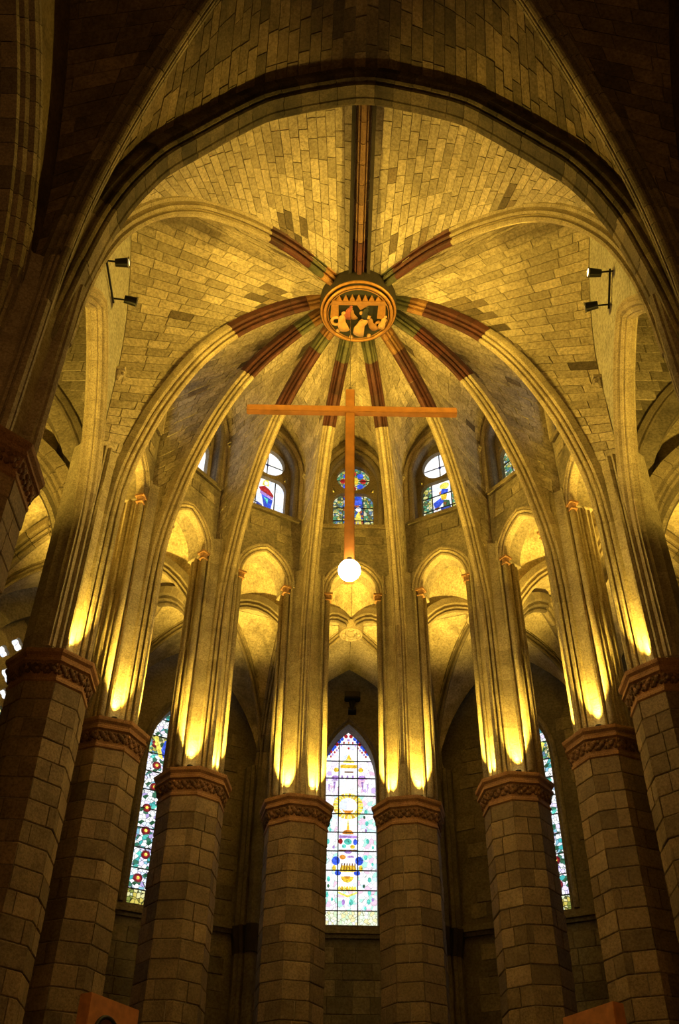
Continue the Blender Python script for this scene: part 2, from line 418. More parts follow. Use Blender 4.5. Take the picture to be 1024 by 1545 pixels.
# ------------------------------------------------------------------ stained glass windows
def ellipse(cx, cz, rx, rz, n=20, a0=0, a1=2 * PI): return [(cx + rx * math.cos(a0 + (a1 - a0) * k / n), cz + rz * math.sin(a0 + (a1 - a0) * k / n)) for k in range(n + (0 if abs(a1 - a0 - 2 * PI) < 1e-6 else 1))]
def flat_piece(name, pts, z, mat, parent, t=0.012):
    n = len(pts); V = [(x, y, z) for x, y in pts] + [(x, y, z + t) for x, y in pts]
    F = [tuple(reversed(range(n))), tuple(range(n, 2 * n))] + [(i, (i + 1) % n, n + (i + 1) % n, n + i) for i in range(n)]
    return mesh_obj(name, V, F, mat, parent)
def pane(parent, x0, x1, z0, z1, d, mat):
    o = flat_piece('pane', rect(-(x1 - x0) / 2, (x1 - x0) / 2, -(z1 - z0) / 2, (z1 - z0) / 2), 0, mat, parent, 0.015)
    o.location = ((x0 + x1) / 2, (z0 + z1) / 2, d); return o
def bar(parent, a, b, w, d, name='glazing_bar', mat='lead'):
    (ax, az), (bx, bz) = a, b; L = math.hypot(bx - ax, bz - az)
    bm = bmesh.new(); box_bm(bm, (0, 0, 0), (L, w, 0.04))
    o = bm_obj(name, bm, mat, parent); o.location = ((ax + bx) / 2, (az + bz) / 2, d); o.rotation_euler = (0, 0, math.atan2(bz - az, bx - ax)); return o
WIN_N = [0]
def window_root(M):
    WIN_N[0] += 1
    return struct(empty('window_%d' % WIN_N[0], M))
def lancet(M, kind):
    w = window_root(M); d = -0.28
    ROWS = [12.7 + 0.685 * k for k in range(11)] + [20.15]
    xs = [-1.02, -0.345, 0.345, 1.02]
    if kind == 'floral': xs = [-1.02, 0.0, 1.02]
    for r, (z0, z1) in enumerate(zip(ROWS, ROWS[1:])):
        for c, (x0, x1) in enumerate(zip(xs, xs[1:])):
            if kind == 'central':
                mid = c == 1
                mat = 'glass straw' if r == 0 else ('glass white' if mid and r not in (1,) else ('glass pale' if r < 7 else ('glass violet' if r < 9 else 'glass white')))
                if mid and r == 1: mat = 'glass pale'
            else:
                mat = 'glass trellis' if r == 0 else ('glass border' if r == 8 else 'glass leaf')
            pane(w, x0, x1, z0, z1, d, mat)
    for z in ROWS[1:-1]: bar(w, (-1.02, z), (1.02, z), 0.03, d + 0.03)
    for x in xs[1:-1]: bar(w, (x, 12.7), (x, 20.1), 0.035 if kind == 'central' else 0.02, d + 0.03)
    f = d + 0.016
    if kind == 'central':
        Y = [(70, 20.0), (155, 19.4), (272, 18.75), (392, 18.05), (512, 17.4), (638, 16.7), (772, 16.05), (908, 15.4), (1047, 14.7), (1187, 14.05), (1333, 13.4), (1487, 12.7)]
        def z_(y):
            for (a, za), (b, zb) in zip(Y, Y[1:]):
                if y <= b or b == 1487: return za + (zb - za) * (y - a) / (b - a)
        def x_(x): return (x - 300) / 212.0
        def E_(cx, cy, rx, ry, mat, n=18, **k): flat_piece('glass_piece', ellipse(x_(cx), z_(cy), rx / 212, ry / 195, n, **k), f, 'piece ' + mat, w)
        def P_(pts, mat): flat_piece('glass_piece', [(x_(x), z_(y)) for x, y in pts], f, 'piece ' + mat, w)
        for k in range(8):          # scalloped border of the pointed head
            t = k / 7; y = 85 + 110 * t; dx = 20 + 135 * t ** 0.75
            for s in (-1, 1):
                E_(300 + s * dx, y, 15, 15, 'blue' if k % 3 else 'red', 10)
                E_(300 + s * (dx - 16), y + 22, 7, 9, 'red' if k % 2 else 'purple', 8)
        E_(302, 155, 9, 9, 'red', 8); E_(302, 122, 6, 10, 'orange', 8)
        P_([(282, 240), (326, 240), (304, 198)], 'gold'); P_([(258, 262), (350, 262), (338, 244), (270, 244)], 'yellow')
        P_([(238, 276), (368, 276), (368, 300), (238, 300)], 'gold'); P_([(270, 322), (340, 322), (340, 330), (270, 330)], 'brown')
        for k in range(6): E_(252 + k * 21, 362, 8, 16, 'pearl' if k % 2 else 'purple', 8)
        for s in (-1, 1):
            E_(302 + s * 96, 312, 20, 18, 'gold', 10); E_(302 + s * 104, 366, 30, 18, 'purple', 12)
            P_([(302 + s * 98, 392), (302 + s * 118, 392), (302 + s * 112, 475)], 'purple'); P_([(302 + s * 145, 410), (302 + s * 156, 410), (302 + s * 150, 490)], 'purple')
        for k in range(24):         # glory: a ring of rays
            a0, a1 = 2 * PI * k / 24 + 0.02, 2 * PI * (k + 1) / 24 - 0.02
            ring = [(x_(300) + ro * math.cos(a) / 212, z_(565) + rz * math.sin(a) / 195) for ro, rz, a in ((70, 62, a0), (116, 96, a0), (116, 96, a1), (70, 62, a1))]
            flat_piece('glass_piece', ring, f, 'piece gold' if k % 2 else 'piece yellow', w)
        P_([(268, 595), (330, 595), (322, 628), (278, 628)], 'orange'); P_([(256, 585), (274, 596), (268, 612)], 'gold'); P_([(342, 585), (326, 596), (332, 612)], 'gold')
        P_([(290, 735), (310, 735), (301, 650)], 'gold'); E_(300, 768, 42, 30, 'orange', 12, a0=0, a1=PI); E_(300, 770, 26, 14, 'brown', 12, a0=0, a1=PI)
        P_([(232, 780), (368, 780), (368, 800), (232, 800)], 'purple')
        E_(245, 825, 17, 20, 'red', 10); E_(300, 828, 30, 22, 'teal', 12); E_(355, 830, 16, 22, 'blue', 10); E_(272, 862, 16, 14, 'teal', 10); E_(335, 866, 18, 14, 'gold', 10)
        P_([(232, 888), (368, 888), (368, 902), (232, 902)], 'brown'); E_(302, 905, 28, 12, 'purple', 12)
        for s in (-1, 1):
            E_(298 + s * 86, 968, 30, 30, 'blue', 14); E_(298 + s * 70, 1054, 24, 16, 'blue', 12); E_(298 + s * 98, 1020, 14, 22, 'gold', 10)
        E_(322, 945, 26, 14, 'purple', 12, a0=0, a1=PI); E_(262, 942, 24, 16, 'orange', 12)
        P_([(238, 1045), (368, 1045), (355, 1000), (250, 1000)], 'gold')
        for k in range(6): P_([(244 + k * 21, 1040), (254 + k * 21, 1040), (262 + k * 19, 985), (254 + k * 19, 985)], 'brown')
        E_(297, 1080, 46, 40, 'gold', 14, a0=PI, a1=2 * PI); E_(297, 1078, 22, 18, 'orange', 12, a0=PI, a1=2 * PI)
        for k in range(7): E_(240 + k * 19, 1170, 10, 18, 'gold' if k % 2 else 'yellow', 8)
        P_([(232, 1192), (300, 1218), (368, 1192), (368, 1205), (300, 1235), (232, 1205)], 'yellow')
        E_(270, 1272, 12, 20, 'purple', 10); E_(325, 1272, 16, 20, 'teal', 10)
        for y in (600, 700, 830, 950, 1110, 1210, 1275):
            for s in (-1, 1):
                E_(300 + s * random.uniform(130, 165), y + random.uniform(-15, 15), 13, 18, 'teal', 9); E_(300 + s * random.uniform(105, 190), y + 40, 9, 12, random.choice(['teal', 'purple', 'green']), 8)
    else:
        z = 13.75; k = 0
        while z < 18.8:             # a climbing stem of roses
            for cx in (-0.52, 0.5):
                x = cx + 0.1 * math.sin(k * 1.9 + cx)
                flat_piece('glass_piece', ellipse(x, z, 0.16, 0.15, 12), f, 'piece crimson', w)
                flat_piece('glass_piece', ellipse(x, z, 0.10, 0.09, 10), f + 0.013, 'piece red', w)
                flat_piece('glass_piece', ellipse(x, z, 0.055, 0.055, 8), f + 0.026, 'piece yellow', w)
                for q in range(3):
                    a = k * 1.3 + q * 2.2; lx, lz = x + 0.24 * math.cos(a), z + 0.30 * math.sin(a) + 0.12
                    flat_piece('glass_piece', [(lx - 0.11, lz - 0.03), (lx, lz - 0.09), (lx + 0.12, lz + 0.05), (lx + 0.01, lz + 0.08)], f, 'piece green' if q != 1 else 'piece teal', w)
            z += 0.80; k += 1
        flat_piece('glass_piece', [(-0.45, 18.1), (0.45, 18.1), (0.3, 18.75), (-0.3, 18.75)], f, 'piece blue', w)
        flat_piece('glass_piece', [(0.28, 18.0), (0.46, 18.1), (0.72, 18.8), (0.58, 18.9)], f + 0.013, 'piece yellow', w)
        flat_piece('glass_piece', [(-0.28, 18.0), (-0.46, 18.1), (-0.72, 18.8), (-0.58, 18.9)], f + 0.013, 'piece yellow', w)
    return w
def lancet_hole(x0=0.0): return [(x0 - LHALF, SILL), (x0 + LHALF, SILL)] + [(x0 - x, z) for x, z in pointed(LHALF, LSPR, LTOP)]

TH = 1.75
FACES = [(0, 'centre'), (-STEP, 'ambulatory_left'), (STEP, 'ambulatory_right'), (-2 * STEP, 'chapel_left'), (2 * STEP, 'chapel_right'), (-3 * STEP, 'transept_left'), (3 * STEP, 'transept_right')]
for ang, side in FACES:
    M = bay_frame(ang, R2 + 0.4)
    hole = []
    if abs(ang) < 1.5 * STEP: hole = [lancet_hole()]
    elif abs(ang) < 2.5 * STEP: hole = [[(-TH, SILL), (TH, SILL)] + [(-x, z) for x, z in pointed(TH, 17.6, 21.1)]]
    wl = plate('wall_' + side, rect(-HALF2 - 0.3, HALF2 + 0.3, 0, 28), hole, 0.4, M, 'outer wall stone')
    struct(wl)
    if hole and abs(ang) < 1.5 * STEP:
        # hood moulding round the lancet and the sloping sill
        inside = M @ Vector((0, 15, 0.42))
        path = [M @ Vector((-x, z, 0.40)) for x, z in [(LHALF + 0.12, SILL)] + [(-p, q) for p, q in pointed(LHALF + 0.12, LSPR, LTOP + 0.16)] + [(-LHALF - 0.12, SILL)]]
        for o in sweep('moulding', path, M.to_3x3() @ Vector((0, 0, 1)), ROLL, 'outer wall stone', None, inside): o.parent = wl; o.matrix_parent_inverse = M.inverted()
    bm = bmesh.new(); box_bm(bm, (0, SILL - 0.22, 0.47), (2 * HALF2 - 0.2, 0.20, 0.26)); box_bm(bm, (0, SILL - 0.38, 0.43), (2 * HALF2 - 0.2, 0.12, 0.14))
    bm_obj('string_course', bm, 'outer wall stone', wl)
    if abs(ang) < 1.5 * STEP:
        blocks_on(wl, -HALF2 + 0.5, HALF2 - 0.5, 6.0, 12.0, 0.40, lambda x, z: False, 'outer wall stone', 0.8, 0.5, 130)
        blocks_on(wl, -HALF2 + 0.5, HALF2 - 0.5, 12.8, 19.5, 0.40, lambda x, z: abs(x) < LHALF + 0.3, 'outer wall stone', 0.8, 0.5, 160)
    if abs(ang) < 1.5 * STEP: lancet(M, 'central' if ang == 0 else 'floral')
    elif abs(ang) < 2.5 * STEP:
        # twin-light traceried window
        w = window_root(M); d = -0.1
        def quatre(cx, cz, r):
            pts = []
            for q in range(4):
                a0 = q * PI / 2
                for k in range(-4, 5):
                    a = a0 + k * PI / 9; pts.append((cx + 0.55 * r * math.cos(a0) + 0.5 * r * math.cos(a), cz + 0.55 * r * math.sin(a0) + 0.5 * r * math.sin(a)))
            return pts
        holes = [quatre(x, z, r) for x, z, r in ((0, 20.1, 0.24), (-0.45, 19.6, 0.22), (0.45, 19.6, 0.22), (-0.82, 19.05, 0.22), (0.82, 19.05, 0.22), (-1.14, 18.45, 0.24), (1.14, 18.45, 0.24), (0, 18.9, 0.3), (-0.5, 18.4, 0.2), (0.5, 18.4, 0.2), (0, 18.2, 0.18), (-1.5, 17.95, 0.12), (1.5, 17.95, 0.12))]
        for q in (-1, 0, 1): holes.append([(q * 1.14 - 0.46, 12.8), (q * 1.14 + 0.46, 12.8)] + [(q * 1.14 - x, z) for x, z in pointed(0.46, 16.9, 17.75, 6)])
        plate('tracery', [(-TH - 0.02, SILL - 0.02), (TH + 0.02, SILL - 0.02)] + [(-x, z) for x, z in pointed(TH + 0.02, 17.6, 21.12)], holes, 0.07, Matrix.Translation((0, 0, d)), 'arch stone', w)
        for q in (-1, 0, 1):
            for k in range(7): pane(w, q * 1.14 - 0.48, q * 1.14 + 0.48, 12.75 + k * 0.715, 13.465 + k * 0.715, d - 0.12, 'glass leaf' if k % 3 else 'glass border')
            for k in range(1, 7): bar(w, (q * 1.14 - 0.48, 12.75 + k * 0.715), (q * 1.14 + 0.48, 12.75 + k * 0.715), 0.025, d - 0.09)
        for x0 in (-1.72, -0.86, 0, 0.86): pane(w, x0, x0 + 0.86, 17.78, 20.6, d - 0.12, 'glass white')
for s, side in ((-1, 'aisle_left'), (1, 'aisle_right')):
    struct(prism('wall_' + side, [(s * XA, -3), (s * (XA + 0.6), -3), (s * (XA + 0.6), YC + 0.4), (s * XA, YC + 0.4)], 0, 28, 'outer wall stone'))
struct(prism('wall_back', [(-16, -6.6), (16, -6.6), (16, -6), (-16, -6)], 0, 30, 'outer wall stone'))
for s, side in ((-1, 'nave_left'), (1, 'nave_right')):
    struct(prism('wall_' + side, [(s * XA, -6), (s * (XA + 0.6), -6), (s * (XA + 0.6), -3), (s * XA, -3)], 0, 30, 'outer wall stone'))

# ------------------------------------------------------------------ columns
def octagon(ap, z, rot=0.0):
    c = ap / math.cos(PI / 8)
    return [Vector((c * math.cos(rot + PI / 8 + k * PI / 4), c * math.sin(rot + PI / 8 + k * PI / 4), z)) for k in range(8)]
def oct_lathe(name, prof, mat, parent, bevel=False):
    V, F = [], []
    for a, z in prof: V += octagon(a, z)
    n = len(prof)
    for i in range(n - 1):
        for k in range(8): F.append((i * 8 + k, i * 8 + (k + 1) % 8, (i + 1) * 8 + (k + 1) % 8, (i + 1) * 8 + k))
    F.append(tuple(reversed(range(8)))); F.append(tuple(range((n - 1) * 8, n * 8)))
    return mesh_obj(name, V, F, mat, parent)
def perimeter_point(ap, u):
    """u in [0,8): position along the octagon, whole numbers at corners"""
    P = octagon(ap, 0); k = int(math.floor(u)) % 8; f = u - math.floor(u); return P[k].lerp(P[(k + 1) % 8], f)
COURSE = 0.44
def stone_mesh(u0, u1, ap, h=COURSE):
    us = [u0 + 0.012] + [float(k) for k in range(math.ceil(u0 + 0.02), math.floor(u1 - 0.02) + 1)] + [u1 - 0.012]
    out = [perimeter_point(ap, u) for u in us]; inn = [perimeter_point(ap * 0.86, u) for u in us]
    e = 0.018; lip = [p * (1 - 0.014 / p.length) for p in out]
    rows = [[p + Vector((0, 0, 0.008)) for p in inn], [p + Vector((0, 0, 0.008)) for p in lip], [p + Vector((0, 0, e + 0.008)) for p in out],
            [p + Vector((0, 0, h - e - 0.008)) for p in out], [p + Vector((0, 0, h - 0.008)) for p in lip], [p + Vector((0, 0, h - 0.008)) for p in inn]]
    V = [v for r in rows for v in r]; n = len(us); F = []
    for i in range(5):
        for k in range(n - 1): F.append((i * n + k, i * n + k + 1, (i + 1) * n + k + 1, (i + 1) * n + k))
    F.append(tuple(i * n for i in reversed(range(6)))); F.append(tuple(i * n + n - 1 for i in range(6)))
    me = bpy.data.meshes.new('stone'); me.from_pydata([tuple(v) for v in V], [], F); me.update(); me.materials.append(MATS['column stone']); return me
PATTERNS = [[0.5 + k for k in range(9)], [0.02 + k for k in range(9)], [0.3, 1.5, 2.25, 3.6, 4.4, 5.5, 6.3, 7.6, 8.3], [0.75, 1.4, 2.6, 3.3, 4.7, 5.4, 6.6, 7.3, 8.75]]
STONES = {}
PIER_HALF = [(0.0, 0.78), (0.045, 0.77), (0.07, 0.72), (0.04, 0.66), (0.045, 0.62), (0.11, 0.66), (0.145, 0.61), (0.12, 0.55), (0.11, 0.51), (0.175, 0.53), (0.215, 0.48), (0.215, 0.40),
             (0.48, 0.24), (0.46, 0.30), (0.50, 0.35), (0.55, 0.32), (0.55, 0.25), (0.51, 0.20), (0.58, 0.23), (0.63, 0.20), (0.62, 0.13), (0.58, 0.09), (0.66, 0.11), (0.71, 0.07), (0.69, 0.0), (0.74, -0.12), (0.74, -0.40), (0.50, -0.66), (0.2, -0.74), (0.0, -0.76)]
def pier_profile(): return PIER_HALF[:-1] + [(-x, y) for x, y in reversed(PIER_HALF[1:])]
def nave_pier_profile():
    pts = []
    for k in range(8):
        a = k * PI / 4
        for da, r in ((-0.20, 0.90), (-0.17, 1.0), (-0.12, 1.03), (-0.10, 0.99), (-0.08, 1.06), (0.0, 1.10), (0.08, 1.06), (0.10, 0.99), (0.12, 1.03), (0.17, 1.0), (0.20, 0.90), (0.24, 0.86), (0.54, 0.86)):
            pts.append((r * math.sin(a + da), r * math.cos(a + da)))
    return pts
def pier_mesh(prof, h):
    """prof in (lateral, forward); local y is forward"""
    n = len(prof); V = [(x, y, 0.003) for x, y in prof] + [(x, y, h - 0.003) for x, y in prof]
    F = [tuple(range(n)), tuple(reversed(range(n, 2 * n)))] + [((i + 1) % n, i, n + i, n + (i + 1) % n) for i in range(n)]
    me = bpy.data.meshes.new('pier_course'); me.from_pydata(V, [], F); me.update()
    bm = bmesh.new(); bm.from_mesh(me); bmesh.ops.recalc_face_normals(bm, faces=bm.faces); bm.to_mesh(me); bm.free()
    me.materials.append(MATS['pier stone']); return me
PH = 0.5
PIER_ME = pier_mesh(pier_profile(), PH); NAVE_PIER_ME = pier_mesh(nave_pier_profile(), PH)
CAPITAL = [(0.79, 12.66), (0.83, 12.69), (0.83, 12.75), (0.80, 12.78), (0.80, 12.82), (0.87, 13.08), (0.89, 13.10), (0.93, 13.12), (0.93, 13.18), (0.89, 13.21), (0.90, 13.26), (0.96, 13.31), (0.97, 13.36), (0.97, 13.40), (0.7, 13.42)]
def leaf_mesh():
    bm = bmesh.new()
    for cx, cz, r in ((0, 0.02, 0.075), (-0.07, -0.05, 0.055), (0.07, -0.05, 0.055), (-0.06, 0.08, 0.05), (0.06, 0.08, 0.05)):
        bmesh.ops.create_icosphere(bm, subdivisions=1, radius=r, matrix=Matrix.Translation((cx, 0, cz)) @ Matrix.Diagonal((1, 0.7, 1, 1)))
    me = bpy.data.meshes.new('carved_leaf'); bm.to_mesh(me); bm.free(); me.materials.append(MATS['capital carving']); me.shade_smooth(); return me
LEAF = leaf_mesh()
def uplight_meshes():
    bm = bmesh.new(); box_bm(bm, (0, 0, 0.02), (0.16, 0.10, 0.03)); cyl_bm(bm, (0, 0, 0.03), (0, 0, 0.17), 0.065, 12, 0.08)
    a = bpy.data.meshes.new('housing'); bm.to_mesh(a); bm.free(); a.materials.append(MATS['black metal'])
    bm = bmesh.new(); cyl_bm(bm, (0, 0, 0.165), (0, 0, 0.175), 0.066, 12)
    b = bpy.data.meshes.new('lens'); bm.to_mesh(b); bm.free(); b.materials.append(MATS['uplight glass']); return a, b
UP_H, UP_L = uplight_meshes()
UPLIGHT_W = 2100
def uplight(M, label, group, energy):
    t = tag(empty('uplight', M), label, 'lamp', group)
    link(bpy.data.objects.new('housing', UP_H), t); link(bpy.data.objects.new('lens', UP_L), t)
    l = lamp('uplight_beam', 'SPOT', (0, 0, 0.2), energy, WARM, None, 0.03, 0.95, 1.0, t)
    l.rotation_euler = (PI, 0, 0)
def column(pos, facing, scale, name_of, short, group, top, zlow=4.0, pier=PIER_ME, lights=(), energy=UPLIGHT_W):
    """facing: angle of the direction the pier looks (towards the centre of the apse)"""
    fwd = Vector((math.cos(facing), math.sin(facing), 0))
    rz = facing - PI / 2
    M = Matrix.Translation(pos) @ Matrix.Rotation(rz, 4, 'Z')
    c = tag(empty('stone_column', M), name_of, 'column', group)
    ap = 0.80 * scale
    core = oct_lathe('shaft_core', [(ap * 1.25, 0), (ap * 1.25, 0.5), (ap * 1.08, 0.7), (ap - 0.03, 0.8), (ap - 0.03, 12.7)], 'mortar', c)
    n = int((12.68 - 0.9) / COURSE); z0 = 12.68 - n * COURSE
    low_v = []; low_f = []
    for k in range(n):
        z = z0 + k * COURSE; pat = PATTERNS[(k + (k * k // 3)) % 4]
        for i, (u0, u1) in enumerate(zip(pat, pat[1:])):
            key = (round(u0 % 8, 3), round(u1 - u0, 3), scale)
            if key not in STONES: STONES[key] = stone_mesh(u0 % 8, u0 % 8 + (u1 - u0), ap)
            me = STONES[key]
            if z >= zlow:
                o = bpy.data.objects.new('stone', me); q = random.uniform(-0.010, 0.014)
                m = (perimeter_point(ap, (u0 + u1) / 2)).normalized() * q; o.location = (m.x, m.y, z); link(o, c)
            else:
                b = len(low_v); low_v += [v.co + Vector((0, 0, z)) for v in me.vertices]; low_f += [tuple(x + b for x in p.vertices) for p in me.polygons]
    if low_v: mesh_obj('lower_stones', low_v, low_f, 'column stone', c)['kind'] = 'stuff'
    cap = oct_lathe('capital', [((a - 0.80) * 1.0 + ap, z) for a, z in CAPITAL], 'capital stone', c)
    side = 2 * (ap + 0.03) * math.tan(PI / 8)
    for k in range(8):
        a = k * PI / 4
        for j in (-1, 0, 1):
            o = bpy.data.objects.new('carved_leaf', LEAF)
            x, y = (ap + 0.04), j * side / 3.1
            o.matrix_local = Matrix.Rotation(a, 4, 'Z') @ Matrix.Translation((x, y, 12.95)) @ Matrix.Rotation(-PI / 2, 4, 'Z') @ Matrix.Rotation(-0.26, 4, 'X') @ Matrix.Scale(1.1, 4)
            link(o, cap)
    z = 13.42; k = 0
    while z < top - 0.1:
        o = bpy.data.objects.new('pier_course', pier); o.location = (0, 0, z); link(o, c); z += PH
    for (x, y) in lights:
        uplight(M @ Matrix.Translation((x, y, 13.43)) @ Matrix.Rotation(0.0 if x == 0 else (-0.55 if x > 0 else 0.55), 4, 'Z'),
                'small black uplight on the capital of the ' + short + ', ' + ('inner' if abs(math.atan2((M @ Vector((x, y, 0))).x, (M @ Vector((x, y, 0))).y - YC)) < abs(math.atan2(pos.x, pos.y - YC)) else 'outer') + ' one', 'uplights on ' + group, energy)
STRIP = [(0.415, 0.43), (-0.415, 0.43)]
for s in (-1, 1):
    for ci, nm, short, gr in ((4, 'octagonal stone column flanking the tall central stained glass lancet', 'column flanking the central lancet', 'columns flanking the central lancet'),
                        (5, 'octagonal stone column beside a rose-patterned lancet, second from the central lancet', 'column second from the lancet', 'columns second from the central lancet'),
                        (6, 'octagonal stone column third from the central lancet round the apse', 'column third from the lancet', 'columns third from the central lancet'),
                        (7, 'octagonal stone column fourth from the central lancet round the apse', 'column fourth from the lancet', 'columns fourth from the central lancet')):
        p = polar(s * ANGS[ci], RADS[ci]); d = Vector((0, YC, 0)) - p
        column(p, math.atan2(d.y, d.x), 1.0, nm, short, gr, 19.9 if ci == 7 else 21.4, lights=STRIP)
    column(Vector((s * NX, NY, 0)), (0 if s < 0 else PI), 1.28, 'thick octagonal stone column carrying the broad transverse arch', 'thick column', 'columns under the transverse arch', 18.5, zlow=7.0, pier=NAVE_PIER_ME)

# ------------------------------------------------------------------ high vault of the apse: ribs
RIB_RZ = [(1.05, 27.02), (2.2, 26.5), (3.55, 25.5), (4.6, 24.05), (5.4, 22.2), (5.85, 20.6), (6.09, 19.3), (6.17, 18.0)]
def rib_path(ang, dr=0.0): return Path(catmull([polar(ang, r + dr * (r / 6.17), z) for r, z in RIB_RZ], 8))
def paint(pk):
    p, k = pk; r = math.hypot(p.x, p.y - YC)
    if r < 1.45: return 'ochre rib paint' if random.random() < 0.6 else 'green rib paint'
    if r < 2.0: return random.choice(['green rib paint', 'ochre rib paint', 'red rib paint'])
    if r < 3.75: return 'red rib paint'
    return 'rib stone'
TRIM_N = [0]
def trim(): 
    TRIM_N[0] += 1; return struct(empty('trim_%d' % TRIM_N[0]))
def lift(path, S, inside, d):
    out = []
    for i in range(41):
        t = i / 40; p, T = path.at(t), path.tan(t); O = Vector(S).cross(T).normalized()
        if O.dot(p - Vector(inside)) < 0: O = -O
        out.append(p + O * d)
    return Path(out)
LOW = Vector((0, YC, 12))
RIBS = {}
for k in range(8):
    ang = ANGS[k]
    a = math.radians(ang); S = Vector((math.cos(a), -math.sin(a), 0))
    pth = rib_path(ang, RADS[k] - R)
    t = trim(); sweep('voussoir', pth, S, RIB, paint, t, LOW, seg=0.52, gap=0.007, jitter=0.002)
    RIBS[k] = Path([KEY + Vector((0, 0, 0.2))] + lift(pth, S, LOW, 0.30).p)
NRIB = {}
for s in (-1, 1):
    n = Vector((s * NX, NY, 0)) - Vector((0, YC, 0)); u = n.normalized(); S = Vector((u.y, -u.x, 0))
    rz = [(1.05, 27.0), (2.8, 26.85), (4.26, 26.35), (5.4, 25.7), (6.3, 25.0), (7.24, 23.8), (8.0, 22.2), (8.38, 20.7), (8.56, 19.2), (8.62, 17.5)]
    pth = Path(catmull([Vector((0, YC, z)) + u * r for r, z in rz], 8))
    t = trim(); sweep('voussoir', pth, S, RIB_BIG, paint, t, LOW, seg=0.55, gap=0.007, jitter=0.002)
    NRIB[s] = Path([KEY + Vector((0, 0, 0.2))] + lift(pth, S, LOW, 0.36).p)
# transverse arch and ridge rib
TZ = [(0, 27.05), (1.1, 26.72), (2.22, 26.2), (2.85, 25.65), (4.1, 24.1), (4.8, 23.1), (5.45, 21.3), (5.82, 19.0), (6.05, 16.5)]
TR_T = trim(); TEDGE = {}
full = catmull([Vector((-x, NY, z)) for x, z in reversed(TZ)] + [Vector((x, NY, z)) for x, z in TZ[1:]], 8)
sweep('voussoir', Path(full), Vector((0, 1, 0)), TRANSV, lambda pk: 'blackish stone' if pk[0].z > 20.2 + random.random() else 'arch stone', TR_T, (0, NY, 12), seg=0.5, gap=0.01, jitter=0.005)
half_n = (len(full) - 1) // 2
for s in (-1, 1):
    pth = Path(list(reversed(full[:half_n + 1])) if s < 0 else full[half_n:])
    e_ = lift(pth, Vector((0, 1, 0)), (0, NY, 12), 0.62).p; e_[0].x = 0.0; TEDGE[s] = Path(e_)
t = trim()
ridge = Path([Vector((0, YC - 1.05, 27.02)), Vector((0, YC - 3.5, 27.18)), Vector((0, NY + 0.3, 27.3))])
sweep('voussoir', ridge, Vector((1, 0, 0)), RIB, lambda pk: 'red rib paint' if pk[0].y > YC - 2.2 else 'ridge paint', t, (0, 16, 12), seg=0.6)
# dark painted boards either side of the ridge rib
for s in (-1, 1):
    sweep('painted_border', ridge, Vector((1, 0, 0)), [(s * 0.225, 0.12), (s * 0.225, 0.40), (s * 0.33, 0.40), (s * 0.33, 0.12)], 'soot', t, (0, 16, 12))

